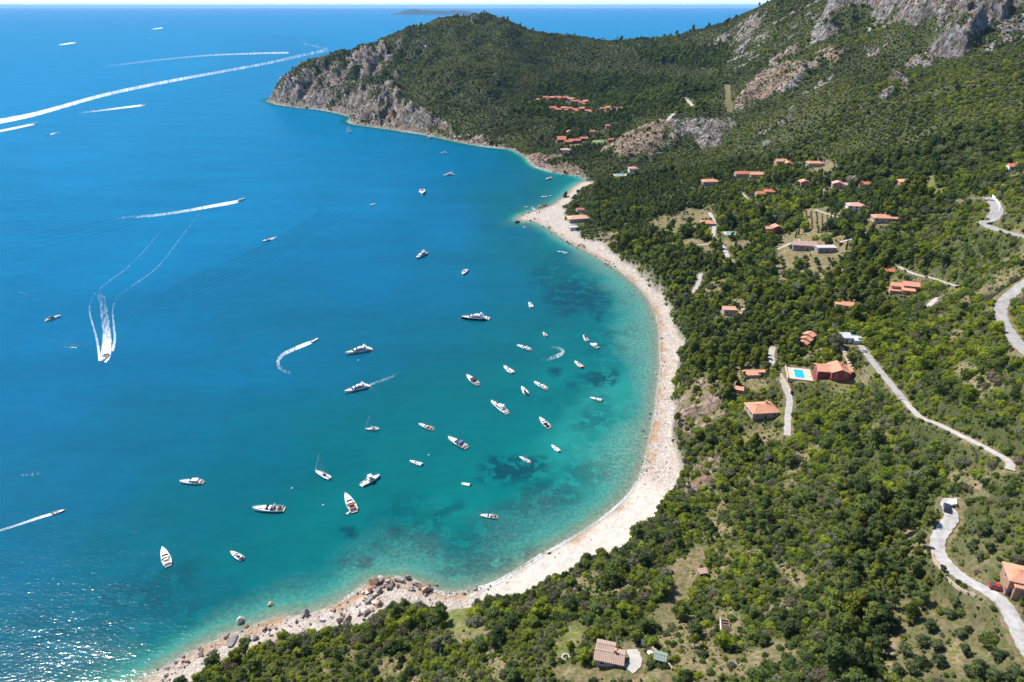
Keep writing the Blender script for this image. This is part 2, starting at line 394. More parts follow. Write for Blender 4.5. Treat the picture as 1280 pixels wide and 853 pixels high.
HOUSES = [  # base pixel, turn in degrees, wall, roof, volumes (ox, oy, w, d, h, roof, ridge axis), label, category, group
 ((762,824), -14, 'tan', 'pale_tile', [(0,-.6,7.6,4.4,2.5,'gable','x'),(-1.4,1.5,4.6,3.4,3.0,'gable','x')], 'low cottage with pale brown tiled roof by the round lawn', 'cottage'),
 ((825,827), -18, 'wood', 'green', [(0,0,2.7,2.2,2.2,'gable','x')], 'small shed with a pale green roof beside the cottage yard', 'shed'),
 ((806,806), -30, 'pale', 'zinc', [(0,0,1.8,1.6,2.0,'flat','x')], 'tiny pale garden hut in the shrubs behind the cottage', 'hut'),
 ((878,719), 10, 'wood', 'rough_tile', [(0,0,2.6,1.5,1.8,'shed','x')], 'small rust brown shed above the bare earth clearing', 'shed'),
 ((1277,729), -20, 'brick', 'pink_tile', [(0,0,7.4,6.0,2.7,'hip','x'),(-1.0,-3.6,3.4,1.3,2.0,'shed','x')], 'pink tiled house with porch beside the winding road', 'house'),
 ((951,517), 6, 'tan', 'pink_tile', [(0,0,12.6,9.4,3.4,'hip','x')], 'wide salmon roofed villa among pines just above the beach', 'villa'),
 ((1046,471), -8, 'red', 'pink_tile', [(0,0,8.0,9.0,4.6,'gable','y'),(-6.2,1.6,6.6,7.4,3.6,'gable','x'),(4.8,2.6,3.4,5.6,3.4,'gable','x')], 'dark red villa with tiled roofs beside the blue pool', 'villa'),
 ((1008,431), 40, 'terra', 'pink_tile', [(-3.2,-.4,4.6,4.2,3.0,'gable','x'),(0,0,4.6,5.0,4.0,'gable','x'),(3.2,.8,4.4,5.2,5.0,'gable','x')], 'stepped terracotta villa with three roofs behind the pines', 'villa'),
 ((1062,427), -4, 'pale', 'zinc', [(-2.4,0,5.0,4.2,3.0,'shed','x'),(3.4,0.6,5.4,6.6,1.4,'flat','x')], 'white outbuilding with a grey roof and paved terrace', 'outbuilding'),
 ((1130,364), -18, 'terra', 'pink_tile', [(2.6,.6,8.0,6.4,4.4,'gable','x'),(-4.2,.6,6.0,5.4,3.4,'gable','x'),(1.0,-4.4,6.4,3.0,2.6,'shed','x'),(-5.6,-4.0,5.2,3.4,1.2,'flat','x')], 'sprawling salmon villa with several roofs beside the concrete lane', 'villa'),
 ((1109,343), -5, 'terra', 'tile', [(0,0,6.4,4.6,2.8,'gable','x')], 'small red roofed house under the dark trees above the villa', 'house'),
 ((1062,386), -14, 'tan', 'pink_tile', [(0,0,8.6,5.6,3.0,'gable','x'),(-6.4,0,3.6,4.0,2.4,'flat','x')], 'long terracotta roofed house in the wooded hollow', 'house'),
 ((911,392), -4, 'pink', 'pink_tile', [(0,0,8.0,6.4,3.4,'flat','x'),(4.2,-2.2,5.8,4.0,1.3,'flat','x')], 'pink flat topped house with terraces in the wood', 'house'),
 ((929,392), 8, 'pale', 'concrete', [(0,0,2.6,2.4,2.6,'flat','x')], 'little white cabin next to the pink house', 'cabin'),
 ((942,470), 4, 'tan', 'pink_tile', [(-1.5,0,8.0,3.6,1.6,'shed','x'),(4.0,0.4,4.4,3.0,2.2,'flat','x')], 'pale stone pavilion with terraces behind the salmon villa', 'pavilion'),
 ((922,490), -20, 'terra', 'pink_tile', [(0,0,5.2,2.4,2.0,'shed','x')], 'narrow terracotta annex under the pines', 'annex'),
 ((884,283), -6, 'tan', 'pink_tile', [(0,0,12.0,8.0,3.8,'hip','x')], 'salmon roofed farmhouse beside the bright vegetable plots', 'farmhouse'),
 ((967,291), 4, 'red', 'pink_tile', [(1.5,0,7.0,6.5,5.2,'gable','y'),(-4.2,1.6,5.4,6.2,3.8,'gable','x'),(5.6,1.0,4.4,4.4,2.0,'flat','x')], 'two storey red house with salmon roof in front of the green pavilion', 'house'),
 ((974,276), 0, 'dark_green', 'green_dark', [(0,0,14.0,9.0,3.0,'gable','x')], 'long dark green garden pavilion behind the red house', 'pavilion'),
 ((1068,263), -10, 'pale', 'rose_tile', [(0,0,12.0,8.6,4.4,'hip','x'),(8.0,-1,5.0,5.4,3.0,'flat','x')], 'white villa with a rose pink roof above the vineyard', 'villa'),
 ((1101,277), -8, 'tan', 'pink_tile', [(0,0,12.0,8.0,3.6,'hip','x'),(9.4,0,5.0,5.0,2.6,'flat','x')], 'salmon roofed house beside the row of cypresses', 'house'),
 ((1004,311), -12, 'mauve', 'rough_tile', [(0,0,16.0,9.0,4.0,'gable','x')], 'long unfinished house with rough roof on the building site', 'house'),
 ((1031,314), 0, 'mauve', 'concrete', [(0,0,13.0,7.0,3.2,'flat','x')], 'grey concrete shell of a new house on the building site', 'building shell'),
 ((887,231), 4, 'tan', 'pink_tile', [(0,0,17.0,9.0,4.2,'hip','x')], 'long brown roofed house at the edge of the valley wood', 'house'),
 ((927,221), 0, 'tan', 'tile', [(0,0,15.0,9.0,4.0,'gable','x')], 'broad red roofed house of a close pair in the wood', 'house'),
 ((945,222), -6, 'terra', 'pink_tile', [(0,0,13.0,9.0,4.0,'gable','x')], 'salmon roofed neighbour of the broad red roofed house', 'house'),
 ((950,246), 2, 'tan', 'tile', [(0,0,9.0,7.5,3.8,'gable','x')], 'red roofed house standing low in the trees of the plain', 'house'),
 ((961,244), -8, 'terra', 'tile', [(0,0,9.0,7.5,4.2,'hip','x')], 'hipped red house directly behind the low red one', 'house'),
 ((975,206), 2, 'terra', 'pink_tile', [(0,0,11.0,8.0,4.4,'gable','x')], 'terracotta house in front of the wooded mountain foot', 'house'),
 ((984,209), -10, 'terra', 'pink_tile', [(0,0,9.0,8.0,4.0,'gable','y')], 'lower terracotta house touching the mountain foot wood', 'house'),
 ((1018,208), 0, 'tan', 'pink_tile', [(0,0,15.0,7.0,3.6,'hip','x')], 'pale long house at the foot of the mountain', 'house'),
 ((1004,233), 0, 'terra', 'pink_tile', [(0,0,8.0,7.0,4.6,'gable','y')], 'narrow tall terracotta house deep in the trees', 'house'),
 ((1046,235), -12, 'terra', 'rose_tile', [(0,0,9.0,7.0,4.4,'gable','y'),(6.0,-1,7.0,6.5,3.6,'gable','x')], 'twin gabled pink house in the middle of the wood', 'house'),
 ((1081,234), -8, 'terra', 'tile', [(0,0,9.0,6.0,3.2,'gable','x')], 'small dark red roofed house in the wood', 'house'),
 ((1131,233), -8, 'terra', 'pink_tile', [(0,0,10.0,8.0,4.2,'hip','x'),(5.5,-2,6.0,6.0,3.2,'gable','x')], 'hipped salmon house alone among the tall trees', 'house'),
 ((1266,214), -10, 'pale', 'tile', [(0,0,8.0,6.0,3.6,'gable','x')], 'red roofed house high up above the upper hairpin road', 'house'),
 ((791,214), 6, 'pale', 'pink_tile', [(0,0,11.0,8.0,4.0,'hip','x')], 'small salmon roofed house with a pool above the cove', 'house'),
 ((722,276), 14, 'tan', 'orange_tile', [(0,0,21.0,11.0,3.6,'hip','x')], 'wide orange roofed beach house behind the rocky spit', 'beach house'),
 ((716,287), 20, 'pale', 'concrete', [(0,0,9.0,6.0,2.6,'flat','x')], 'white flat roofed beach hut in front of the orange roofed house', 'beach hut'),
 ((725,265), 10, 'pale', 'tile', [(0,0,8.0,5.0,3.2,'gable','x')], 'small red and white house behind the orange roofed house', 'house'),
 ((592,24.5), 10, 'stone', 'stone_roof', [(0,0,11.0,9.0,6.0,'flat','x'),(2.5,0,4.5,4.5,9.0,'flat','x')], 'ruined stone fort on the summit of the headland', 'fort'),
 ((702,176), 0, 'red', 'tile', [(0,0,13.0,9.0,5.0,'gable','x'),(-1,-7,13.0,7.0,3.4,'gable','x')], 'stacked red terraced house on the slope over the cove', 'house'),
 ((718,179), 2, 'red', 'tile', [(0,0,18.0,9.0,4.6,'gable','x'),(-10,-5,12.0,7.0,3.4,'gable','x')], 'long red terraced house on the slope over the cove', 'house'),
 ((711,169), 0, 'terra', 'pink_tile', [(0,0,8.0,8.0,5.4,'gable','y')], 'tall orange house behind the terraced red houses', 'house'),
 ((730,176), -4, 'red', 'tile', [(0,0,12.0,8.0,4.0,'gable','x')], 'red house at the end of the terraced pair', 'house'),
 ((741,168), -4, 'terra', 'tile', [(0,0,9.0,8.0,5.0,'hip','x')], 'square red roofed house alone in the valley wood', 'house'),
 ((760,160), 5, 'terra', 'tile', [(0,0,8.0,7.0,4.0,'hip','x')], 'little house peeping out of dark trees below the far cluster', 'house'),
 ((765,177), 22, 'red', 'tile', [(0,0,15.0,6.0,3.4,'gable','x')], 'long low red house beside the green tennis court', 'house'),
 ((707,190), -5, 'pale', 'rose_tile', [(0,0,14.0,8.0,3.6,'hip','x')], 'pale pink house nearest the orange sea cliff', 'house'),
]
VILLAGE = [((674,127),12,'lowest end of the upper row'),((682,124.5),10,'behind the lower end of the upper row'),((690,125.5),9,'third from the sea in the upper row'),((698,124),11,'highest of the seaward half of the upper row'),((706,125),9,'middle of the upper row'),((713,127),11,'just inland of the middle of the upper row'),
 ((720,129),10,'beside the long pale wall of the upper row'),((727,131),11,'last but one inland in the upper row'),((732,130),9,'inland end of the upper row'),
 ((691,137),12,'seaward end of the lower row'),((698,140),10,'second from the sea in the lower row'),((705,138.5),11,'third from the sea in the lower row'),((712,138),9,'middle of the lower row'),((719,140),10,'just inland of the middle of the lower row'),((727,139),9,'last but one inland in the lower row'),((735,141),11,'inland end of the lower row'),
 ((753,139),10,'seaward end of the separate cluster'),((760,138),9,'second in the separate cluster'),((767,137),11,'third in the separate cluster'),((774,138.5),9,'inland end of the separate cluster')]
for i, (q, wv, ph) in enumerate(VILLAGE):
    HOUSES.append((q, [-6, 4, 0, -10, 8][i % 5], ['red', 'terra'][i % 2], ['tile', 'tile', 'pink_tile'][i % 3], [(0, 0, wv, 8.0, 3.8 + (i % 3) * .7, 'gable', 'x')] + ([(wv * .3, -5.4, wv * .6, 4.0, 2.6, 'gable', 'x')] if i % 2 else []), 'red roofed holiday house, ' + ph, 'house', 'red roofed holiday houses on the wooded saddle'))
house_at = []
for h in HOUSES:
    r = max(math.hypot(abs(v[0]) + v[2] / 2, abs(v[1]) + v[3] / 2) for v in h[4]) * 0.78
    house_at.append(pad(h[0][0], h[0][1], r))
POOLS = [((999,468), 5.0, 9.0, -14, 'turquoise swimming pool on the pink terrace beside the red villa'), ((914,292), 9.0, 5.0, -5, 'pale blue swimming pool beside the garden path'), ((775,219), 13.0, 6.0, 5, 'small blue swimming pool above the cove')]
pool_at = [pad(q[0], q[1], 8.5) for q, *_ in POOLS]
court_at = pad(752, 177, 15)

road_pts = []
for nm, wd, surf, path in ROADS:
    ctl = np.array([P(*q) for q in path]); ln = smooth_line(ctl, 8)
    z = ln[:, 2].copy()
    for _ in range(40): z[1:-1] = (z[:-2] + z[2:] + 2 * z[1:-1]) / 4
    ln[:, 2] = z; road_pts.append(ln)
    m = (GX > ln[:, 0].min() - 25) & (GX < ln[:, 0].max() + 25) & (GY > ln[:, 1].min() - 25) & (GY < ln[:, 1].max() + 25)
    d, tt = seg_dist(GX[m], GY[m], ln)
    i = np.clip(tt.astype(int), 0, len(ln) - 2); f = tt - i
    zz = z[i] * (1 - f) + z[i + 1] * f
    k = 1 - sstep(wd / 2 + 1.0, wd / 2 + 5.0, d)
    HT[m] = HT[m] * (1 - k) + (zz - 0.15) * k
    if surf == 'dirt': wd = wd * (0.75 + 0.5 * 0.5)
    padw[m] = np.maximum(padw[m], (d < wd / 2 + 1.3) * 1.0)
SOIL = [[(842,690),(875,686),(884,700),(860,716),(838,705)],[(826,748),(848,720),(866,724),(862,748),(838,766),(826,776)],[(700,800),(735,778),(748,782),(730,800),(715,835),(695,826)],
 [(965,330),(1005,322),(1050,330),(1052,345),(1005,350),(965,348)],[(975,300),(1010,290),(1060,300),(1060,318),(1010,325),(975,318)],[(1122,655),(1150,650),(1165,700),(1140,705),(1122,690)],
 [(960,690),(1010,720),(985,740),(970,720)],[(965,740),(985,750),(975,775),(962,760)],[(1100,790),(1120,800),(1135,850),(1105,850)],[(945,815),(965,810),(970,840),(950,850)],
 [(1060,465),(1090,470),(1075,500)],[(1130,465),(1150,475),(1140,490)],[(930,460),(962,462),(968,480),(925,490),(905,485)],[(1005,205),(1040,205),(1040,215),(1000,212)],[(885,355),(915,345),(905,370),(885,375)],
 [(898,300),(940,300),(930,312),(850,308),(852,302)],[(1255,275),(1285,282),(1285,292),(1252,288)],[(1195,460),(1240,455),(1260,480),(1220,490)],[(1090,540),(1110,535),(1112,555)],[(1190,590),(1240,600),(1230,620),(1185,610)],
 [(1040,455),(1065,440),(1072,470),(1060,485)],[(985,455),(1020,450),(1022,480),(985,484)],[(894,640),(905,625),(915,640),(905,665),(880,672)],[(892,770),(920,768),(928,800),(900,805)],[(1180,820),(1200,790),(1215,810),(1205,850)],
 [(930,545),(975,535),(980,555),(935,560)],[(905,375),(940,378),(935,395),(900,395)],[(560,765),(600,760),(610,790),(560,800)],[(395,835),(400,800),(410,805),(405,850)],[(610,770),(625,768),(632,830),(615,850)],
 [(1100,300),(1140,330),(1170,345),(1140,330)],[(1010,262),(1048,268),(1040,285),(996,285),(1000,268)],[(855,265),(890,262),(895,290),(860,285)],[(820,272),(850,272),(850,285),(815,285)]]
GRASS = [[(700,793),(735,782),(748,785),(730,800),(722,825),(700,833),(694,815)],[(1040,480),(1060,478),(1062,490),(1045,490)],[(820,285),(850,282),(852,300),(815,298)],[(858,274),(882,278),(884,290),(858,290)],
 [(980,265),(992,270),(988,284),(978,284)],[(1110,350),(1120,352),(1115,372),(1085,372)],[(968,508),(982,505),(982,525),(966,528)],[(545,760),(595,750),(600,790),(550,790)],
 [(1150,225),(1170,222),(1180,240),(1155,245)]]
SOIL = [[(sum(a for a, _ in p) / len(p) + (x - sum(a for a, _ in p) / len(p)) * 1.12, sum(b for _, b in p) / len(p) + (y - sum(b for _, b in p) / len(p)) * 1.25) for x, y in p] if 200 < p[0][1] < 352 else p for p in SOIL]
GROVE = [[(1108,748),(1180,738),(1214,748),(1262,796),(1284,862),(1112,862)],[(1190,660),(1258,684),(1240,722),(1210,716)]]; grove = blur(mask(GROVE) & inside, 2)
soil = mask(SOIL) & inside; grass = mask(GRASS) & inside
dry = sstep(0.30, 0.5, fbm(GX, GY, 26, 3, 51) + 0.35 * fbm(GX, GY, 6, 2, 57)) * sstep(900, 250, GY)     # small clearings
rockA = np.clip(crag * np.clip(.75 + 1.6 * fbm(GX, GY, 30, 3, 66), 0, 1) + cliff * np.clip(.7 + 1.5 * fbm(GX, GY, 24, 3, 64), 0, 1) + head * np.clip(0.36 + 2.2 * fbm(GX, GY, 35, 3, 61) + 0.5 * sstep(60, 15, HT), 0, 1), 0, 1)
far_coast = inside & (CD < 7 + 6 * jx) & (GY > 880)
rockA = np.where(far_coast, 1, rockA)
gy_ = np.gradient(HT, axis=0) / np.gradient(GY, axis=0); gx_ = np.gradient(HT, axis=1) / np.gradient(GX, axis=1); slope = blur(np.hypot(gx_, gy_), 1)
rockA = np.maximum(rockA, sstep(.85, 1.2, slope) * (GY > 560) * np.clip(.75 + 2.2 * fbm(GX, GY, 28, 3, 68), 0, 1))
scree = sstep(0.3, 0.42, fbm(GX, GY, 30, 4, 71)) * sstep(620, 900, GY) * sstep(300, 420, GX) * 0.8
rockA = np.maximum(np.maximum(rockA, scree), bluff * .95 * np.clip(.8 + 1.5 * fbm(GX, GY, 9, 3, 88), 0, 1))
soilA = np.clip(np.maximum(np.maximum(blur(soil, 1), dry * 0.8), np.maximum(bluff, grove * .5)), 0, 1)
# vegetation density
dens = np.ones(GX.shape)
dens *= (1 - 0.8 * np.clip(rockA, 0, 1)) * (1 - .5 * bluff)
plots = mask([p for p in SOIL if 200 < p[0][1] < 352]) & inside; dens *= 1 - 0.6 * blur(soil, 1); dens *= 1 - .78 * blur(plots, 1); dens *= 1 - .7 * grove; dens *= 1 - 0.5 * dry; dens *= 1 - 0.9 * blur(grass, 1)
dens = np.where(beach | ~inside, 0, dens); dens = np.where(padw > 0.3, 0, dens)

def terrain_material():
    m, t, b = mat('ground'); warm = N(t, 'ShaderNodeAttribute', attribute_name='warm').outputs['Fac']
    g = N(t, 'ShaderNodeNewGeometry'); pos = g.outputs['Position']
    cov = N(t, 'ShaderNodeAttribute', attribute_name='cover'); sep = N(t, 'ShaderNodeSeparateColor'); L(t, cov.outputs['Color'], sep.inputs[0])
    coast_a = N(t, 'ShaderNodeAttribute', attribute_name='shore').outputs['Fac']
    n1 = noise(t, 0.035, 6, 0.6, pos); n2 = noise(t, 0.35, 6, 0.65, pos); n3 = noise(t, 1.7, 5, 0.7, pos)
    under = ramp(t, [(0.30, (.026, .038, .013)), (0.46, (.056, .070, .020)), (0.58, (.105, .105, .036)), (0.70, (.20, .165, .088))], n2.outputs[0]).outputs[0]
    under = mixc(t, under, ramp(t, [(0.35, (.040, .056, .017)), (0.65, (.090, .092, .034))], n1.outputs[0]).outputs[0], 0.5)
    soil_c = ramp(t, [(0.3, (.12, .085, .048)), (0.5, (.25, .18, .11)), (0.72, (.38, .295, .20))], mth(t, 'ADD', mth(t, 'MULTIPLY', n2.outputs[0], 0.6), mth(t, 'MULTIPLY', n3.outputs[0], 0.4))).outputs[0]
    soil_c = mixc(t, soil_c, ramp(t, [(.4, (.07, .085, .022)), (.6, (.15, .16, .04))], n3.outputs[0]).outputs[0], ramp(t, [(0.46, (0, 0, 0)), (0.56, (.9, .9, .9))], noise(t, 0.6, 5, .7, pos).outputs[0]).outputs[0])
    grass_c = ramp(t, [(0.3, (.06, .085, .02)), (0.48, (.125, .14, .035)), (0.6, (.20, .185, .07)), (0.72, (.30, .24, .13))], n2.outputs[0]).outputs[0]
    # rock: strata, blotches, lichen and clefts
    mp = N(t, 'ShaderNodeMapping'); mp.inputs['Scale'].default_value = (1.0, 1.0, 0.16); L(t, pos, mp.inputs[0])
    r1 = noise(t, 0.055, 8, 0.68, mp.outputs[0]); r2 = noise(t, 0.22, 8, 0.7, mp.outputs[0])
    vo = N(t, 'ShaderNodeTexVoronoi', feature='DISTANCE_TO_EDGE'); vo.inputs['Scale'].default_value = 0.13; L(t, mp.outputs[0], vo.inputs['Vector'])
    rock = ramp(t, [(0.30, (.045, .036, .032)), (0.44, (.16, .128, .108)), (0.55, (.37, .33, .31)), (0.68, (.60, .555, .53))], mth(t, 'ADD', mth(t, 'MULTIPLY', r1.outputs[0], 0.45), mth(t, 'MULTIPLY', r2.outputs[0], 0.55))).outputs[0]
    rock = mixc(t, rock, (.40, .23, .10), ramp(t, [(0.55, (0, 0, 0)), (0.72, (.75, .75, .75))], noise(t, 0.028, 4, 0.6, pos).outputs[0]).outputs[0])
    rock = mixc(t, rock, ramp(t, [(.3, (.17, .095, .05)), (.5, (.38, .25, .155)), (.7, (.56, .43, .31))], r2.outputs[0]).outputs[0], mth(t, 'MULTIPLY', warm, .7))
    rock = mixc(t, rock, (.06, .045, .04), ramp(t, [(0.0, (.7, .7, .7)), (0.09, (0, 0, 0))], vo.outputs['Distance']).outputs[0])
    rock = mixc(t, rock, (.045, .06, .02), ramp(t, [(0.52, (0, 0, 0)), (0.60, (.8, .8, .8))], noise(t, 0.16, 6, 0.7, pos).outputs[0]).outputs[0])
    # shingle beach
    v2 = N(t, 'ShaderNodeTexVoronoi'); v2.inputs['Scale'].default_value = 1.25; L(t, pos, v2.inputs['Vector'])
    bs = N(t, 'ShaderNodeSeparateColor'); L(t, v2.outputs['Color'], bs.inputs[0])
    peb = ramp(t, [(0.0, (.20, .155, .125)), (0.2, (.38, .32, .265)), (0.6, (.50, .435, .37)), (1.0, (.60, .545, .48))], bs.outputs[0]).outputs[0]
    peb = mixc(t, peb, ramp(t, [(0.35, (.30, .25, .205)), (0.6, (.53, .465, .40))], n2.outputs[0]).outputs[0], 0.55)
    rust = mth(t, 'MULTIPLY', ramp(t, [(0.0, (0, 0, 0)), (0.02, (1, 1, 1)), (0.14, (.9, .9, .9)), (0.30, (0, 0, 0))], coast_a).outputs[0], ramp(t, [(0.43, (0, 0, 0)), (0.56, (.8, .8, .8))], noise(t, 0.06, 5, 0.7, pos).outputs[0]).outputs[0])
    peb = mixc(t, peb, (.36, .21, .10), rust)
    snd = N(t, 'ShaderNodeAttribute', attribute_name='sand').outputs['Fac']; fine = ramp(t, [(.3, (.46, .405, .345)), (.5, (.56, .50, .43)), (.7, (.62, .565, .50))], n2.outputs[0]).outputs[0]
    peb = mixc(t, peb, mixc(t, fine, (.24, .20, .16), ramp(t, [(.64, (0, 0, 0)), (.70, (.7, .7, .7))], noise(t, .22, 7, .75, pos).outputs[0]).outputs[0]), mth(t, 'MULTIPLY', snd, .85))
    sz = N(t, 'ShaderNodeSeparateXYZ'); L(t, pos, sz.inputs[0])
    bed = ramp(t, [(0.3, (.10, .115, .075)), (0.5, (.30, .29, .21)), (0.7, (.52, .48, .38))], noise(t, 0.45, 6, 0.7, pos).outputs[0]).outputs[0]
    peb = mixc(t, peb, bed, ramp(t, [(0.48, (1, 1, 1)), (0.51, (0, 0, 0))], mth(t, 'ADD', mth(t, 'MULTIPLY', sz.outputs[2], 0.5), 0.5)).outputs[0])
    c = mixc(t, under, soil_c, sep.outputs[2]); c = mixc(t, c, grass_c, cov.outputs['Alpha'])
    edge = mth(t, 'MULTIPLY', mth(t, 'SUBTRACT', n2.outputs[0], 0.5), 1.3)
    c = mixc(t, c, rock, ramp(t, [(0.35, (0, 0, 0)), (0.55, (1, 1, 1))], mth(t, 'ADD', sep.outputs[0], edge)).outputs[0])
    c = mixc(t, c, peb, sep.outputs[1])
    L(t, c, b.inputs['Base Color']); b.inputs['Roughness'].default_value = 0.95; b.inputs['Specular IOR Level'].default_value = 0.15
    bp = N(t, 'ShaderNodeBump'); bp.inputs['Strength'].default_value = 0.9; bp.inputs['Distance'].default_value = 1.0
    hh = mth(t, 'ADD', mth(t, 'MULTIPLY', n2.outputs[0], 0.8), mth(t, 'MULTIPLY', mth(t, 'ADD', r1.outputs[0], r2.outputs[0]), mth(t, 'MULTIPLY', sep.outputs[0], 5.0)))
    hh = mth(t, 'SUBTRACT', hh, mth(t, 'MULTIPLY', mth(t, 'MULTIPLY', v2.outputs['Distance'], mth(t, 'SUBTRACT', sep.outputs[1], mth(t, 'MULTIPLY', snd, .8))), 0.35))
    L(t, hh, bp.inputs['Height']); L(t, bp.outputs[0], b.inputs['Normal'])
    return m
def build_terrain():
    bb = blur(beach, 1); bb = np.where(~inside, 1, bb)
    cover = np.stack([rockA * (1 - padw), bb, np.maximum(soilA, padw * 0.8), blur(grass, 1)], -1)
    warmA = blur(mask([[(645,186),(700,192),(725,208),(740,220),(720,226),(690,220),(655,205)],[(745,205),(756,180),(790,158),(832,150),(838,170),(820,190),(800,212)],[(905,140),(940,100),(975,85),(985,60),(1010,75),(985,110),(945,135)],[(1010,70),(1045,58),(1060,65),(1045,90),(1015,95)]]), 2); warmA = np.maximum(np.maximum(warmA, head * .4), bluff * .9); warmA = np.maximum(warmA, far_coast * .55 * sstep(14, 4, HT))
    sandA = blur(mask([[(600,760),(600,728),(660,700),(720,664),(770,630),(795,595),(812,600),(840,612),(815,645),(775,680),(700,730),(640,745)]]), 3)
    keep = (CD > -45) | (HT > -9)
    vi = np.arange(NR * NS).reshape(NR, NS)
    F = np.stack([vi[:-1, :-1], vi[:-1, 1:], vi[1:, 1:], vi[1:, :-1]], -1)
    k = keep[:-1, :-1] & keep[1:, 1:] & keep[:-1, 1:] & keep[1:, :-1]
    F = F[k].reshape(-1, 4)
    used = np.zeros(NR * NS, bool); used[F.ravel()] = True
    idx = np.cumsum(used) - 1
    co = np.stack([GX, GY, HT], -1).reshape(-1, 3)[used]
    me = mesh_np('terrain', co, idx[F], [terrain_material()], True, {'cover': ('FLOAT_COLOR', cover.reshape(-1, 4)[used]), 'sand': ('FLOAT', sandA.ravel()[used]), 'warm': ('FLOAT', warmA.ravel()[used]), 'shore': ('FLOAT', np.clip(CD / 20.0, -1, 1).ravel()[used])})
    o = link_mesh('terrain', me); tag(o, 'steep scrub covered coast with pale shingle beach and rocky headland', kind='structure')
build_terrain()
# road ribbons
def road_material(kind):
    m, t, b = mat(kind)
    g = N(t, 'ShaderNodeNewGeometry'); n1 = noise(t, 0.5, 5, 0.6, g.outputs['Position']); n2 = noise(t, 6, 3, 0.6, g.outputs['Position'])
    base = {'asphalt': [(.3, (.27, .25, .235)), (.5, (.38, .36, .34)), (.7, (.46, .44, .42))], 'concrete': [(.3, (.38, .34, .30)), (.7, (.60, .56, .51))], 'pale': [(.32, (.33, .31, .29)), (.48, (.45, .425, .40)), (.66, (.56, .535, .51))], 'dirt': [(.25, (.30, .22, .15)), (.75, (.47, .38, .28))]}[kind]
    c = ramp(t, base, n1.outputs[0]).outputs[0]
    L(t, mixc(t, c, mixc(t, c, (.12, .11, .1), 0.4), n2.outputs[0]), b.inputs['Base Color']); b.inputs['Roughness'].default_value = 0.9
    return m
roadm = {k: road_material(k) for k in ('asphalt', 'concrete', 'pale', 'dirt')}
for (nm, wd, surf, path), ln in zip(ROADS, road_pts):
    if surf == 'dirt': continue            # worn earth, part of the ground itself
    d = np.gradient(ln[:, :2], axis=0); d /= np.linalg.norm(d, axis=1)[:, None] + 1e-9
    nrm = np.stack([-d[:, 1], d[:, 0]], 1); v = []
    for i in range(len(ln)):
        w2 = wd / 2 * (1 + 0.07 * math.sin(i * 1.7 + wd))
        for k, dz in ((-1.0, -0.6), (-1.0, 0.0), (0.0, 0.03), (1.0, 0.0), (1.0, -0.6)):
            v.append((ln[i, 0] + nrm[i, 0] * w2 * k, ln[i, 1] + nrm[i, 1] * w2 * k, ln[i, 2] + 0.1 + dz))
    f = [(5 * i + k, 5 * i + k + 1, 5 * i + k + 6, 5 * i + k + 5) for i in range(len(ln) - 1) for k in range(4)]
    o = link_mesh(nm, mesh_np(nm, v, f, [roadm[surf]])); tag(o, kind='structure')
# ================================================================== SEA
QC = [  # photo pixel -> how deep and blue the water is there (0 shore, 1 open sea)
 (150,853,.40),(60,820,.5),(20,700,.58),(150,700,.5),(250,740,.42),(330,700,.36),(250,640,.44),(100,600,.60),(30,500,.68),(400,700,.30),(450,640,.31),(520,700,.24),(560,640,.24),(620,640,.26),(680,620,.26),(720,600,.2),(640,690,.24),(760,560,.15),
 (500,580,.33),(420,560,.42),(330,560,.50),(220,540,.57),(550,500,.37),(620,480,.36),(700,480,.28),(760,500,.16),(760,440,.24),(700,430,.35),(640,430,.42),(560,430,.50),(480,430,.56),(400,440,.60),(300,450,.64),(180,430,.68),
 (790,420,.14),(780,380,.16),(740,380,.42),(700,380,.46),(640,360,.54),(560,360,.62),(460,350,.68),(760,350,.2),(720,330,.34),(690,310,.34),(640,300,.52),(560,280,.70),(450,250,.78),(650,260,.45),(690,240,.40),(715,230,.25),(640,220,.56),(600,200,.66),(540,200,.74),
 (450,190,.78),(300,250,.84),(150,300,.84),(30,300,.82),(100,180,.92),(300,130,.90),(400,160,.82),(30,100,1.0),(200,60,1.0),(500,30,1.0),(40,400,.74),(700,30,1.0),(900,14,1.0),(650,195,.5)]
DARK = [(640,588,52,24,.9),(600,600,22,14,.5),(690,622,40,20,.6),(655,640,50,12,.6),(520,665,36,16,.55),(432,700,14,9,.9),(455,703,14,8,.9),(440,672,10,6,.8),(500,655,14,7,.8),(475,682,16,10,.5),(545,655,25,8,.5),(720,372,50,26,.75),(690,350,34,18,.5),(750,472,20,9,.9),(765,470,10,6,.8),(695,465,16,7,.8),
 (715,484,8,3,.7),(760,498,7,3,.8),(757,516,3,2,.9),(775,517,3,2,.9),(180,750,60,18,.5),(200,735,40,12,.4),(230,770,60,14,.3),(620,700,60,10,.75),(590,715,50,8,.7),(640,690,36,10,.65),(560,640,30,9,.6),(530,682,26,9,.6),(560,690,40,10,.3),(690,690,12,7,.8),(700,330,30,16,.35),(745,398,12,7,.8),(780,420,8,4,.4),(790,372,6,3,.6),(100,790,60,14,.25),
 (735,560,40,20,.25),(500,690,40,10,.3),(800,450,10,14,.25),(790,520,12,16,.25),(630,715,30,6,.5),(780,590,14,8,.2),(660,240,20,6,.3),(700,290,16,6,.2)]
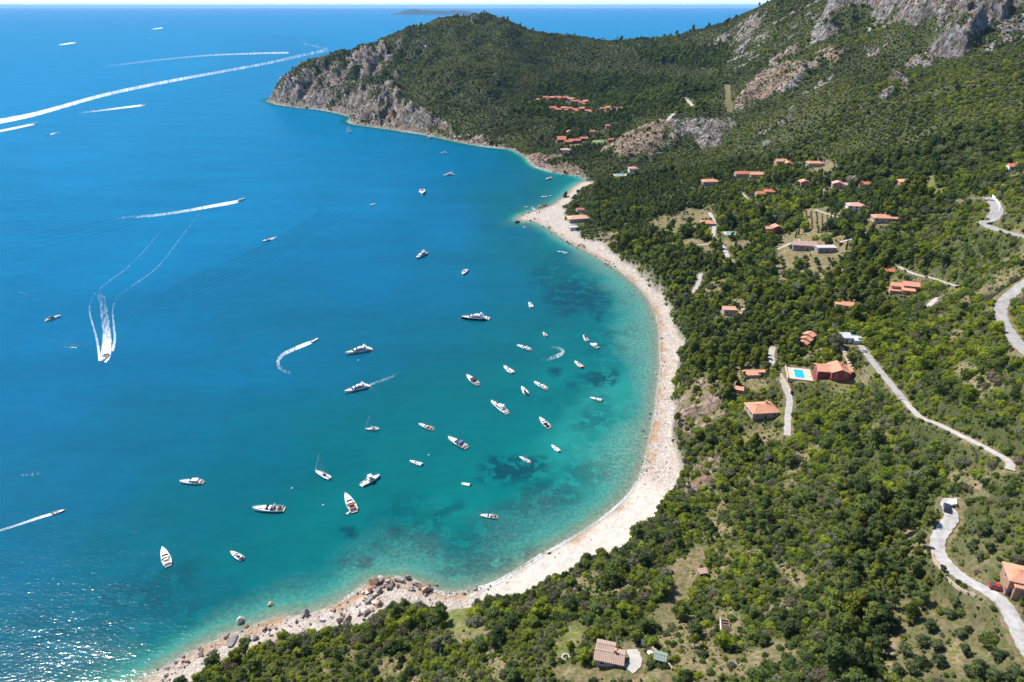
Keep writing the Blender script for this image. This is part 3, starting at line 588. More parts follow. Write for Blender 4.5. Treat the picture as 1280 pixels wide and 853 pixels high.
def water_material():
    m, t, b = mat('sea_water'); water_material.m = m
    g = N(t, 'ShaderNodeNewGeometry'); pos = g.outputs['Position']
    q = N(t, 'ShaderNodeAttribute', attribute_name='depth').outputs['Fac']; sg = N(t, 'ShaderNodeAttribute', attribute_name='weed').outputs['Fac']; sh = N(t, 'ShaderNodeAttribute', attribute_name='shore').outputs['Fac']
    nb = noise(t, 0.05, 5, 0.6, pos)
    qq = mth(t, 'ADD', q, mth(t, 'MULTIPLY', mth(t, 'SUBTRACT', nb.outputs[0], 0.5), 0.06))
    col = ramp(t, [(0.0, (.24, .33, .23)), (0.08, (.10, .28, .205)), (0.16, (.016, .225, .190)), (0.26, (.0006, .128, .124)), (0.40, (.0002, .096, .112)), (0.54, (.0002, .094, .144)), (0.68, (.0002, .106, .205)), (0.84, (.0002, .136, .268)), (1.0, (.002, .165, .330))], qq).outputs[0]
    mps = N(t, 'ShaderNodeMapping'); mps.inputs['Rotation'].default_value = (0, 0, R(14)); mps.inputs['Scale'].default_value = (0.35, 1.0, 1); L(t, pos, mps.inputs[0]); slick_shade = noise(t, 0.022, 6, 0.6, mps.outputs[0])
    mpr = N(t, 'ShaderNodeMapping'); mpr.inputs['Rotation'].default_value = (0, 0, R(-6)); mpr.inputs['Scale'].default_value = (0.38, 1.0, 1); L(t, pos, mpr.inputs[0]); ripple_shade = noise(t, 0.16, 5, 0.65, mpr.outputs[0])
    hv = N(t, 'ShaderNodeHueSaturation'); L(t, col, hv.inputs['Color']); L(t, mth(t, 'ADD', mth(t, 'MULTIPLY', slick_shade.outputs[0], .5), mth(t, 'ADD', mth(t, 'MULTIPLY', ripple_shade.outputs[0], .44), .53)), hv.inputs['Value']); col = hv.outputs[0]  # light and shade of ripples and slicks painted into the water colour as noise
    sgn = mth(t, 'MULTIPLY', sg, ramp(t, [(0.43, (.10, .10, .10)), (0.49, (1, 1, 1))], noise(t, 0.13, 8, 0.68, pos).outputs[0]).outputs[0])
    col = mixc(t, col, mixc(t, (.0015, .030, .048), col, 0.12), sgn)
    sd2 = N(t, 'ShaderNodeAttribute', attribute_name='shoal').outputs['Fac']; bn = noise(t, 0.55, 9, 0.72, pos)
    bedc = ramp(t, [(.36, (.030, .095, .075)), (.5, (.13, .225, .165)), (.64, (.33, .37, .27))], bn.outputs[0]).outputs[0]
    col = mixc(t, col, bedc, mth(t, 'MULTIPLY', mth(t, 'POWER', sd2, 1.3), .72))
    al = ramp(t, [(0.0, (.12, .12, .12)), (0.10, (.38, .38, .38)), (0.35, (.8, .8, .8)), (0.75, (1, 1, 1))], sh).outputs[0]
    mp = N(t, 'ShaderNodeMapping'); mp.inputs['Rotation'].default_value = (0, 0, R(25)); mp.inputs['Scale'].default_value = (0.55, 1.25, 1); L(t, pos, mp.inputs[0])
    w1 = noise(t, 0.85, 2, 0.5, mp.outputs[0]); w2 = noise(t, 0.10, 3, 0.55, mp.outputs[0])
    mp3 = N(t, 'ShaderNodeMapping'); mp3.inputs['Rotation'].default_value = (0, 0, R(-8)); mp3.inputs['Scale'].default_value = (0.4, 1.0, 1); L(t, pos, mp3.inputs[0]); w3 = noise(t, 0.11, 4, 0.6, mp3.outputs[0])
    bp = N(t, 'ShaderNodeBump'); bp.inputs['Strength'].default_value = 0.34; bp.inputs['Distance'].default_value = 1.0
    L(t, mth(t, 'ADD', mth(t, 'MULTIPLY', w1.outputs[0], 0.29), mth(t, 'ADD', mth(t, 'MULTIPLY', w2.outputs[0], 0.5), mth(t, 'MULTIPLY', w3.outputs[0], .7))), bp.inputs['Height']); 
    # light scattered back by the water, sky and sun mirrored by the wave facets (rough sea mirrors little even at a low angle)
    t.nodes.remove(b); out = t.nodes['Material Output']; d = N(t, 'ShaderNodeBsdfDiffuse'); L(t, col, d.inputs[0]); gl = N(t, 'ShaderNodeBsdfGlossy'); gl.inputs['Roughness'].default_value = 0.12; L(t, bp.outputs[0], gl.inputs['Normal']); bq = N(t, 'ShaderNodeBump'); bq.inputs['Strength'].default_value = 0.8; L(t, mth(t, 'ADD', mth(t, 'MULTIPLY', w3.outputs[0], 3.2), mth(t, 'ADD', mth(t, 'MULTIPLY', w2.outputs[0], 1.2), mth(t, 'MULTIPLY', w1.outputs[0], .6))), bq.inputs['Height']); L(t, bq.outputs[0], d.inputs['Normal'])
    fr = N(t, 'ShaderNodeFresnel'); fr.inputs[0].default_value = 1.33; L(t, bp.outputs[0], fr.inputs['Normal']); ff = mth(t, 'MINIMUM', fr.outputs[0], 0.07)
    tr = N(t, 'ShaderNodeBsdfTransparent'); m1 = N(t, 'ShaderNodeMixShader'); m2 = N(t, 'ShaderNodeMixShader')
    L(t, al, m1.inputs[0]); L(t, tr.outputs[0], m1.inputs[1]); L(t, d.outputs[0], m1.inputs[2]); L(t, ff, m2.inputs[0]); L(t, m1.outputs[0], m2.inputs[1]); L(t, gl.outputs[0], m2.inputs[2]); L(t, m2.outputs[0], out.inputs[0])
    return m
def build_sea():
    ys = [-40.0]
    while ys[-1] < 100000: ys.append(ys[-1] + 1.6 + max(ys[-1], 0) * 0.0085)
    ys = np.array(ys); ss = np.concatenate([np.linspace(-3, -1.0, 40)[:-1], np.linspace(-1.0, 0.75, 330), np.linspace(0.75, 3, 30)[1:]])
    Y, S = np.meshgrid(ys, ss, indexing='ij'); X = S * fanw(np.maximum(Y, 0)); nr, nc = X.shape
    px, py = project(X, Y, np.zeros_like(X))
    near = (Y < 2000) & (np.abs(X) < 1500)
    C = np.full(X.shape, -400.0); C[near] = bil(CD, X[near], Y[near])
    Cq = np.where(near & (X / fanw(np.maximum(Y, 0)) > sv[0]), C, -400.0)
    q = np.ones(X.shape)
    PQ = np.array(QC, float); m = (Y < 6000) & (px > -400) & (px < 1700)
    num = 0; den = 0
    for a, b2, v in PQ:                       # smooth blend of the soundings
        wgt = 1.0 / (((px[m] - a) ** 2 + (1.6 * (py[m] - b2)) ** 2) + 900.0) ** 2; num = num + wgt * v; den = den + wgt
    q[m] = num / den
    k = 1 - sstep(0, 24, -Cq); q = q * (1 - k) + np.minimum(q, 0.02 + 0.012 * np.maximum(-Cq, 0)) * k
    wd = np.zeros(X.shape); jx2 = fbm(X, Y, 18, 4, 81) * 26; jy2 = fbm(X, Y, 18, 4, 91) * 20; js = np.minimum(1.0, 300 / np.hypot(Y, 200.0))
    for a, b2, rx, ry, s in DARK:
        mm = (np.abs(px - a) < 2.2 * rx) & (np.abs(py - b2) < 2.2 * ry)
        e = ((px[mm] + jx2[mm] * js[mm] - a) / rx) ** 2 + ((py[mm] + jy2[mm] * js[mm] - b2) / ry) ** 2
        wd[mm] = np.maximum(wd[mm], s * (1 - sstep(0.35, 1.25, e)))
    band = sstep(6, 16, -Cq) * sstep(75, 30, -Cq) * np.clip(0.9 * fbm(X, Y, 22, 4, 95) + 0.12, 0, 0.55) * (Y < 700)
    wd = np.maximum(wd, band)
    vi = np.arange(nr * nc).reshape(nr, nc)
    F = np.stack([vi[:-1, :-1], vi[:-1, 1:], vi[1:, 1:], vi[1:, :-1]], -1)
    dry_ = Cq > 6
    F = F[~(dry_[:-1, :-1] & dry_[1:, 1:] & dry_[:-1, 1:] & dry_[1:, :-1])].reshape(-1, 4)
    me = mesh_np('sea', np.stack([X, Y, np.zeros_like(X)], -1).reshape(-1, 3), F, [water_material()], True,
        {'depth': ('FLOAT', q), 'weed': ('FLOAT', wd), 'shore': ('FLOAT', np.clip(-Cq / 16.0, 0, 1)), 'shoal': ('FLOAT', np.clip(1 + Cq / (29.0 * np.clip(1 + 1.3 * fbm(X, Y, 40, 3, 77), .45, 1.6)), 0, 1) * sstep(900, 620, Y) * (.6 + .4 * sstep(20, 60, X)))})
    tag(link_mesh('sea', me), 'clear bay water shading from turquoise shallows to deep blue open sea', kind='structure')
build_sea()
# ================================================================== VEGETATION
def leaf_material(name, dark, mid, light):
    m, t, b = mat(name)
    t.nodes.remove(b); out = t.nodes['Material Output']
    g = N(t, 'ShaderNodeNewGeometry'); o = N(t, 'ShaderNodeObjectInfo')
    big = noise(t, 0.022, 4, 0.6, g.outputs['Position']); tc = N(t, 'ShaderNodeTexCoord'); sm = noise(t, 2.6, 3, 0.6, tc.outputs['Object'])
    f = mth(t, 'ADD', mth(t, 'MULTIPLY', big.outputs[0], 0.55), mth(t, 'ADD', mth(t, 'MULTIPLY', o.outputs['Random'], 0.42), mth(t, 'MULTIPLY', mth(t, 'SUBTRACT', sm.outputs[0], 0.5), 0.7)))
    c = ramp(t, [(0.22, dark), (0.5, mid), (0.8, light)], f).outputs[0]
    d = N(t, 'ShaderNodeBsdfDiffuse'); tr = N(t, 'ShaderNodeBsdfTranslucent'); L(t, c, d.inputs[0])
    L(t, mixc(t, c, (1.0, 1.0, .5), 0.5, 'MULTIPLY'), tr.inputs[0])
    ms = N(t, 'ShaderNodeMixShader'); ms.inputs[0].default_value = 0.40; L(t, d.outputs[0], ms.inputs[1]); L(t, tr.outputs[0], ms.inputs[2])
    L(t, ms.outputs[0], out.inputs[0])
    return m
LEAF = {
 'dark green':  leaf_material('leaf_dark', (0.053, 0.079, 0.031), (0.112, 0.151, 0.047), (0.191, 0.237, 0.062)),
 'mid green':   leaf_material('leaf_mid', (0.083, 0.109, 0.029), (0.174, 0.216, 0.048), (0.281, 0.325, 0.065)),
 'bright green': leaf_material('leaf_bright', (0.132, 0.169, 0.024), (0.255, 0.311, 0.035), (0.403, 0.420, 0.054)),
 'grey green':  leaf_material('leaf_grey', (0.094, 0.108, 0.061), (0.182, 0.190, 0.114), (0.282, 0.282, 0.182)),
 'brownish':    leaf_material('leaf_brown', (0.100, 0.089, 0.056), (0.195, 0.164, 0.108), (0.295, 0.249, 0.175)),
 'yellow green': leaf_material('leaf_pine', (0.080, 0.099, 0.019), (0.175, 0.195, 0.026), (0.295, 0.303, 0.041)),
 'olive':       leaf_material('leaf_olive', (0.067, 0.091, 0.041), (0.141, 0.175, 0.069), (0.242, 0.262, 0.121)),
}
BARK = plain('bark', (.11, .08, .055), 0.95, var=0.3, scale=8, spec=0.1)
_ico = None
def ico_core(c, r):
    global _ico
    if _ico is None:
        b = bmesh.new(); bmesh.ops.create_icosphere(b, subdivisions=1, radius=1)
        _ico = (np.array([v.co[:] for v in b.verts]), [[v.index for v in f.verts] for f in b.faces]); b.free()
    return _ico[0] * np.array(r) + np.array(c), _ico[1]
def crown_mesh(name, m, lobes, nleaf, ls, seed, core=0.80, flat=0.0):
    """leaf clumps scattered through the outer shell of the lobes; lobes are (centre, radii)"""
    g = np.random.default_rng(seed); V = []; F = []; n0 = 0
    A = np.array([r[0] * r[1] + r[0] * r[2] for c, r in lobes]); cnt = np.maximum((nleaf * A / A.sum()).astype(int), 8)
    for (c, r), n in zip(lobes, cnt):
        c = np.array(c); r = np.array(r)
        d = g.normal(size=(n, 3)); d /= np.linalg.norm(d, axis=1)[:, None]
        p = c + d * r * g.uniform(0.86, 1.10, (n, 1))
        keep = p[:, 2] > 0.02
        for c2, r2 in lobes:
            if c2 is not c: keep &= (((p - np.array(c2)) / (np.array(r2) * 0.80)) ** 2).sum(1) > 1
        p = p[keep]; d = d[keep]; k = len(p)
        if not k: continue
        nn = d + g.normal(size=(k, 3)) * 0.55 + np.array((0, 0, flat)); nn /= np.linalg.norm(nn, axis=1)[:, None]
        a = np.cross(nn, g.normal(size=(k, 3))); a /= np.linalg.norm(a, axis=1)[:, None] + 1e-9; b = np.cross(nn, a)
        s = ls * g.uniform(0.55, 1.45, (k, 1)); e = g.uniform(0.5, 1.0, (k, 1))
        q = np.stack([p - a * s - b * s * e * 0.5, p + a * s * 0.2 - b * s * e, p + a * s + nn * s * 0.35, p - a * s * 0.1 + b * s * e], 1).reshape(-1, 3)
        V.append(q); F.append(np.arange(n0, n0 + 4 * k).reshape(-1, 4)); n0 += 4 * k
    vq = np.vstack(V); fq = np.vstack(F)
    tri = np.vstack([fq[:, [0, 1, 2]], fq[:, [0, 2, 3]]])
    VV = [vq]; FF = [tri]
    if core:
        for c, r in lobes:
            v, f = ico_core(c, np.array(r) * core); v[:, 2] = np.maximum(v[:, 2], 0.0)
            v = v + g.normal(size=v.shape) * 0.05 * min(r)
            VV.append(v); FF.append(np.array(f) + n0); n0 += len(v)
    return mesh_np(name, np.vstack(VV), np.vstack(FF), [m])
def shrub_lobes(s):
    g = random.Random(s); n = g.randint(4, 7)
    lo = [((g.uniform(-.1, .1), g.uniform(-.1, .1), .48), (.62, .62, .52))]
    for i in range(n):
        a = i / n * 6.283 + g.uniform(-.4, .4); d = g.uniform(.38, .68); r = g.uniform(.26, .44)
        lo.append(((math.cos(a) * d, math.sin(a) * d, g.uniform(.22, .62)), (r, r, r * g.uniform(.8, 1.05))))
    lo.append(((g.uniform(-.25, .25), g.uniform(-.25, .25), .82), (.36, .36, .30)))
    return lo
def tree_lobes(s):
    g = random.Random(s); n = g.randint(6, 9)
    lo = [((0, 0, 1.15), (.62, .62, .6))]
    for i in range(n):
        a = i / n * 6.283 + g.uniform(-.5, .5); d = g.uniform(.35, .72); r = g.uniform(.26, .46)
        lo.append(((math.cos(a) * d, math.sin(a) * d, g.uniform(.75, 1.5)), (r, r, r * .85)))
    for i in range(3): lo.append(((g.uniform(-.35, .35), g.uniform(-.35, .35), g.uniform(1.5, 1.72)), (.34, .34, .28)))
    return lo
def pine_lobes(s):
    g = random.Random(s); lo = []
    for i in range(g.randint(10, 13)):
        h = g.uniform(1.0, 2.2); k = 1 - 0.55 * (h - 1.0) / 1.2; a = g.uniform(0, 6.283); d = g.uniform(.15, .78) * k; r = g.uniform(.22, .42) * (.6 + .4 * k)
        lo.append(((math.cos(a) * d, math.sin(a) * d, h), (r, r, r * .62)))
    lo.append(((0, 0, 1.6), (.4, .4, .5))); lo.append(((0, 0, 2.25), (.28, .28, .22)))
    return lo
def cypress_lobes(s):
    g = random.Random(s)
    return [((g.uniform(-.04, .04), g.uniform(-.04, .04), z), (r, r, .6)) for z, r in ((.5, .40), (1.2, .46), (2.0, .42), (2.8, .32), (3.5, .2))]
def stem_mesh(name, top, r, limbs, seed):
    g = random.Random(seed); b = MB(); b.tube((0, 0, -.35), (g.uniform(-.04, .04), g.uniform(-.04, .04), top * .6), r, r * .7, 6)
    for i in range(limbs):
        a = i / limbs * 6.283 + g.uniform(-.4, .4); b.tube((0, 0, top * g.uniform(.3, .58)), (math.cos(a) * .5, math.sin(a) * .5, top * g.uniform(.9, 1.2)), r * .55, r * .2, 5)
    return b.mesh(name, BARK)
PROTO = []                                     # (kind, tint, crown mesh, stem mesh)
for tint in ('dark green', 'mid green', 'bright green', 'grey green', 'brownish'):
    for k in range(3):
        s = 100 + len(PROTO)
        PROTO.append(('shrub', tint, crown_mesh('shrub_crown', LEAF[tint], shrub_lobes(s), 620, .085, s, 0.8 if tint != 'brownish' else 0.55), stem_mesh('shrub_stem', .6, .06, 4, s)))
for tint in ('dark green', 'mid green', 'bright green', 'grey green'):
    for k in range(2):
        s = 200 + len(PROTO)
        PROTO.append(('oak_tree', tint, crown_mesh('oak_crown', LEAF[tint], tree_lobes(s), 800, .085, s), stem_mesh('oak_trunk', 1.1, .085, 5, s)))
for tint in ('yellow green', 'dark green', 'mid green'):
    for k in range(2):
        s = 300 + len(PROTO)
        PROTO.append(('pine_tree', tint, crown_mesh('pine_crown', LEAF[tint], pine_lobes(s), 900, .075, s, 0.72, 0.5), stem_mesh('pine_trunk', 2.0, .07, 6, s)))
for k in range(2): PROTO.append(('olive_tree', 'olive', crown_mesh('olive_crown', LEAF['olive'], tree_lobes(400 + k), 800, .08, 400 + k), stem_mesh('olive_trunk', 1.0, .09, 4, 400 + k)))
for k in range(2): PROTO.append(('cypress_tree', 'dark green', crown_mesh('cypress_crown', LEAF['dark green'], cypress_lobes(500 + k), 420, .10, 500 + k, 0.85), stem_mesh('cypress_trunk', 2.5, .07, 0, 500 + k)))
BYK = {}
for i, p in enumerate(PROTO): BYK.setdefault((p[0], p[1]), []).append(i)
# ---------------------------------------------------------------- where they grow
PLAIN = [[(745,225),(830,215),(960,195),(1160,195),(1180,240),(1140,300),(1180,340),(1090,380),(1060,430),(990,450),(900,480),(868,470),(862,420),(840,370),(800,330),(760,300),(735,262)],[(690,140),(760,120),(790,150),(760,200),(700,195)],
  [(640,140),(700,90),(830,95),(900,110),(880,140),(780,150),(700,150)]]
PINES = [[(1045,650),(1120,620),(1185,640),(1180,700),(1170,760),(1110,790),(1090,860),(1010,860),(1040,760),(1050,700)],[(862,440),(905,400),(960,400),(1000,440),(950,480),(905,500),(870,480)],[(790,60),(920,60),(900,90),(800,75)],[(1050,330),(1110,320),(1110,400),(1050,400)]]
OLIVES = [[(1128,752),(1180,742),(1215,745),(1262,790),(1290,830),(1290,870),(1110,870)],[(1195,660),(1250,690),(1235,720),(1215,715)]]
VINES = [[(1003,262),(1048,268),(1042,286),(996,285)]]
def pick_kind(px, py, Y, big, g):
    n = len(px); kind = np.full(n, 'shrub', dtype='<U14')
    pl = np.zeros(n, bool)
    for p in PLAIN: pl |= inpoly(px, py, p)
    pn = np.zeros(n, bool)
    for p in PINES: pn |= inpoly(px, py, p)
    u = g.random(n)
    kind = np.where(u < np.where(pl, .62, np.where(Y > 640, .035, .10)), 'oak_tree', kind)
    kind = np.where((g.random(n) < np.where(pn, .55, np.where(pl, .10, .012))), 'pine_tree', kind)
    kind = np.where((g.random(n) < np.where(pl & (py > 205) & (py < 340), .035, 0)), 'cypress_tree', kind)
    return kind
plants = []      # x, y, z, radius, zscale, rot, proto
def sow(y0, y1, sp, rmin, rmax, seed, jitter=0.48):
    g = np.random.default_rng(seed)
    ys = np.arange(y0, y1, sp); X0 = -0.86 * y1 - 40; xs = np.arange(max(X0, -760), 1.22 * y1 + 80, sp)
    X, Y = np.meshgrid(xs, ys); X = (X + g.uniform(-jitter, jitter, X.shape) * sp).ravel(); Y = (Y + g.uniform(-jitter, jitter, Y.shape) * sp).ravel()
    z = bil(HT, X, Y); px, py = project(X, Y, z)
    ok = (px > -160) & (px < 1640) & (py < 1180) & (py > -260)
    X, Y, z, px, py = X[ok], Y[ok], z[ok], px[ok], py[ok]
    d = bil(dens, X, Y); ok = g.random(len(X)) < d ** 1.4
    ok &= z > 0.3
    X, Y, z, px, py, d = X[ok], Y[ok], z[ok], px[ok], py[ok], d[ok]
    n = len(X); clump = fbm(X, Y, 45, 3, 131)
    r = rmin + (rmax - rmin) * g.random(n) ** 1.7 * np.clip(0.75 + clump * 1.2, 0.25, 1.4)
    kind = pick_kind(px, py, Y, r, g)
    hue = fbm(X, Y, 75, 3, 141) * 0.8 + fbm(X, Y, 240, 2, 151) * 0.8 + g.normal(size=n) * 0.33; u = g.random(n)
    far = sstep(450, 1000, Y)
    for i in range(n):
        k = kind[i]; h = hue[i]
        if k == 'shrub':
            if u[i] < .16 + .26 * far[i] + (0.2 if 0.08 < clump[i] < 0.26 else 0): t = 'brownish' if u[i] < 0.08 + .07 * far[i] else 'grey green'
            else: t = 'dark green' if h < -.16 + .14 * far[i] - (.14 if Y[i] < 420 else .04) else ('mid green' if h < .20 + .45 * far[i] - (.2 if Y[i] < 420 else .05) else 'bright green')
            rr = r[i]; zs = 0.85 + 0.3 * ((u[i] * 7) % 1)
        elif k == 'oak_tree':
            t = 'dark green' if h < -.02 + .1 * far[i] else ('mid green' if h < .32 + .3 * far[i] else ('bright green' if h < .62 + far[i] else 'grey green')); rr = r[i] * 1.25; zs = 0.95
        elif k == 'pine_tree': t = 'yellow green' if h > .1 and far[i] < .5 else ('mid green' if h > -.15 else 'dark green'); rr = r[i] * 1.6; zs = 0.9 + 0.25 * ((u[i] * 7) % 1)
        else: t = 'dark green'; rr = max(1.6, r[i] * .8); zs = 0.9 + 0.3 * ((u[i] * 7) % 1)
        pr = BYK[(k, t)]; plants.append((X[i], Y[i], z[i] - 0.12 * rr, rr, rr * zs, g.uniform(0, 6.28), pr[int(u[i] * 997) % len(pr)]))
sow(35, 330, 2.6, 1.0, 3.2, 1)
sow(35, 330, 1.7, 0.4, 1.15, 5)
sow(60, 300, 1.35, .25, .62, 9)
sow(330, 620, 2.6, .4, .9, 10)
sow(330, 620, 3.4, 1.5, 3.8, 2)
sow(330, 620, 3.2, 0.7, 1.6, 6)
sow(620, 1050, 3.7, 1.2, 3.0, 3)
sow(620, 1050, 3.6, .7, 1.5, 7)
sow(1050, 1900, 4.5, 1.4, 3.6, 4)
sow(1050, 1900, 4.6, .9, 1.9, 8)
# olive grove in rows, rows of vines, and single trees one can point at
def plant(px, py, kind, tint, r, zs=0.95):
    p = P(px, py); pr = BYK[(kind, tint)]; plants.append((p.x, p.y, p.z - .05, r, r * zs, random.uniform(0, 6.28), random.choice(pr)))
for px, py in [(1141,768),(1185,772),(1162,788),(1198,796),(1232,778),(1250,800),(1129,818),(1168,812),(1205,818),(1245,825),(1138,842),(1172,832),(1210,845),(1240,850),(1265,848),(1228,760),(1150,806),(1192,760),(1120,842),(1222,838),(1256,790),(1270,830),(1275,770),(1282,756),
   (1228,668),(1236,690),(1222,700),(1246,676),(1212,690)]: plant(px, py, 'olive_tree', 'olive', random.uniform(1.5, 2.0))
for i in range(7):
    for k in range(9):
        f = k / 8; plant(1001 + i * 6.6 + f * 1 + random.uniform(-.4, .4), 264 + i * .8 + f * 19, 'shrub', 'grey green', 1.1, 1.0)
for i in range(6):
    for k in range(4): plant(962 + i * 15 + random.uniform(-3, 3), 326 + k * 6.5 + random.uniform(-1, 1), 'olive_tree', 'olive', random.uniform(1.6, 2.3))
for i in range(7):
    for k in range(5): plant(822 + i * 11 + k * 1.5 + random.uniform(-1, 1), 268 + k * 6.5 + random.uniform(-.8, .8), 'shrub', random.choice(['bright green', 'mid green', 'grey green']), random.uniform(.9, 1.8))
for px, py in [(1095,268),(1090,270),(1085,273),(1054,282),(1046,284),(1036,284),(1042,280),(1205,240),(1212,238),(1218,241),(1070,300),(1105,262),(1112,262),(1100,261),(1035,190),(930,265)]: plant(px, py, 'cypress_tree', 'dark green', random.uniform(1.7, 2.4), 1.15)
for px, py, r in [(745,800,2.4),(730,826,2.2),(775,792,2.3),(795,800,2.6),(806,790,2.8),(812,810,2.4),(850,775,3.4),(868,795,3.0),(905,810,3.2),(826,745,3.2),(830,735,2.8),(780,770,3.2),(792,775,2.8),(940,800,2.6)]: plant(px, py, 'oak_tree', random.choice(['mid green', 'bright green', 'dark green']), r)
plant(1178, 714, 'olive_tree', 'olive', 1.0, 1.15)
# ---------------------------------------------------------------- the largest stand alone, the rest is scrub
A = np.array([p[:7] for p in plants])
blockers = [(x, y, r) for x, y, r in PADS]
okm = np.ones(len(A), bool)
for x, y, r in blockers:
    okm &= np.hypot(A[:, 0] - x, A[:, 1] - y) > r - 0.4 + 0.45 * A[:, 3]
    if y > 240: okm &= (np.hypot(A[:, 0] - x * (1 - 5 / y), A[:, 1] - y + 5 + .4 * r) > r * 1.05) | (A[:, 3] < 1.0)
for (nm, wd, sf, path), ln in zip(ROADS, road_pts):
    m = (np.abs(A[:, 0] - ln[:, 0].mean()) < 120) & (np.abs(A[:, 1] - ln[:, 1].mean()) < 120); q, _ = seg_dist(A[m, 0], A[m, 1], ln[::2]); kk = np.ones(len(A), bool); kk[m] = q > wd / 2 + 0.55 * A[m, 3]; okm &= kk
    hd = np.hypot(A[m, 0], A[m, 1]); q2, _ = seg_dist(A[m, 0] * (1 + 4.5 / hd), A[m, 1] * (1 + 4.5 / hd), ln[::2]); kk[m] = (q2 > wd / 2 + 0.4 * A[m, 3]) | (A[m, 3] < 1.1); okm &= kk
A = A[okm]
ppx, ppy = project(A[:, 0], A[:, 1], A[:, 2] + A[:, 3] * .6)
dist = np.sqrt(A[:, 0] ** 2 + A[:, 1] ** 2 + (A[:, 2] - CAM_H) ** 2)
size = A[:, 3] / dist * FPX
inframe = (ppx > 2) & (ppx < 1278) & (ppy > 0) & (ppy < 851)
kinds = np.array([PROTO[int(i)][0] for i in A[:, 6]])
single = np.zeros(len(A), bool)
for k, lim in (('shrub', 290), ('oak_tree', 290), ('pine_tree', 200), ('olive_tree', 80), ('cypress_tree', 60)):
    idx = np.where((kinds == k) & inframe)[0]; idx = idx[np.argsort(-size[idx])][:lim]; single[idx] = True
LANDMARKS = []          # (x, y, phrase), filled from the buildings and a few places
# ================================================================== BUILDINGS
WALL = {'tan': plain('wall_tan', (.46, .36, .26), .9), 'wood': plain('wall_wood', (.20, .12, .07), .85), 'pale': plain('wall_pale', (.72, .68, .63), .9), 'brick': plain('wall_brick', (.35, .19, .12), .9), 'red': plain('wall_red', (.30, .055, .04), .9),
 'terra': plain('wall_terra', (.52, .27, .16), .9), 'pink': plain('wall_pink', (.55, .38, .31), .9), 'mauve': plain('wall_mauve', (.33, .25, .25), .95), 'dark_green': plain('wall_green', (.02, .05, .03), .8), 'stone': plain('wall_stone', (.36, .30, .24), .95, var=.3)}
def tile_mat(name, a, b_, w=.45):
    m, t, b = mat(name)
    g = N(t, 'ShaderNodeNewGeometry'); tc = N(t, 'ShaderNodeTexCoord')
    n1 = noise(t, 0.8, 5, .65, g.outputs['Position']); n2 = noise(t, 5.5, 3, .6, tc.outputs['Object'])
    c = ramp(t, [(.3, a), (.7, b_)], mth(t, 'ADD', mth(t, 'MULTIPLY', n1.outputs[0], .5), mth(t, 'MULTIPLY', n2.outputs[0], .5))).outputs[0]
    L(t, c, b.inputs['Base Color']); b.inputs['Roughness'].default_value = .85; b.inputs['Specular IOR Level'].default_value = .2
    return m
ROOF = {'pale_tile': tile_mat('tile_pale', (.34, .23, .17), (.50, .37, .29)), 'tile': tile_mat('tile_red', (.42, .13, .075), (.60, .22, .13)), 'pink_tile': tile_mat('tile_pink', (.50, .22, .13), (.70, .36, .24)), 'rose_tile': tile_mat('tile_rose', (.55, .28, .23), (.72, .42, .36)),
 'orange_tile': tile_mat('tile_orange', (.60, .33, .19), (.75, .46, .29)), 'rough_tile': tile_mat('tile_rough', (.30, .18, .14), (.62, .42, .33)), 'green': tile_mat('sheet_green', (.20, .26, .21), (.28, .34, .29)), 'green_dark': tile_mat('sheet_dark_green', (.05, .10, .075), (.10, .16, .13)),
 'zinc': tile_mat('zinc', (.42, .43, .46), (.55, .56, .59)), 'concrete': tile_mat('roof_concrete', (.42, .39, .37), (.58, .54, .51)), 'stone_roof': tile_mat('roof_stone', (.34, .28, .22), (.46, .40, .33))}
GLASS = plain('window_glass', (.03, .04, .05), .12, var=.3); FRAME = plain('window_frame', (.55, .50, .45), .6); DOOR = plain('door_wood', (.16, .08, .04), .7); SHUT = plain('shutter', (.06, .14, .09), .7)
POOLW = plain('pool_water', (.02, .42, .60), .08); PAVE = tile_mat('paving', (.52, .38, .28), (.70, .56, .44))
def gable_roof(b, ox, oy, w, d, h, axis, rise, ov, step):
    """two tiled slopes: rows of cover tiles stand proud of the channels between them"""
    ln, sp = (w, d) if axis == 'x' else (d, w)
    n = max(4, int((ln + 2 * ov) / step)); hs = sp / 2 + ov; drop = rise * ov / (sp / 2); xs = [-ln / 2 - ov + (ln + 2 * ov) * i / (2 * n) for i in range(2 * n + 1)]
    def tr(x, y, z): return (ox + x, oy + y, z) if axis == 'x' else (ox - y, oy + x, z)
    v = []; f = []; th = .16
    for i, x in enumerate(xs):
        dz = .09 if i % 2 else 0
        v += [tr(x, -hs, h - drop + dz + .02), tr(x, 0, h + rise + dz + .02), tr(x, hs, h - drop + dz + .02), tr(x, -hs, h - drop - th), tr(x, 0, h + rise - th), tr(x, hs, h - drop - th)]
    for i in range(2 * n):
        p, q = 6 * i, 6 * i + 6
        f += [(p, q, q + 1, p + 1), (p + 1, q + 1, q + 2, p + 2), (p + 4, q + 4, q + 3, p + 3), (p + 5, q + 5, q + 4, p + 4), (p + 3, q + 3, q, p), (p + 2, q + 2, q + 5, p + 5)]
    e = 6 * 2 * n; f += [(0, 1, 4, 3), (1, 2, 5, 4), (e + 3, e + 4, e + 1, e), (e + 4, e + 5, e + 2, e + 1)]
    b.add(v, f)
    b.add([tr(xs[0], -.16, h + rise + .02), tr(xs[0], 0, h + rise + .2), tr(xs[0], .16, h + rise + .02), tr(xs[-1], -.16, h + rise + .02), tr(xs[-1], 0, h + rise + .2), tr(xs[-1], .16, h + rise + .02)], [(0, 3, 4, 1), (1, 4, 5, 2), (0, 1, 2), (3, 5, 4)])
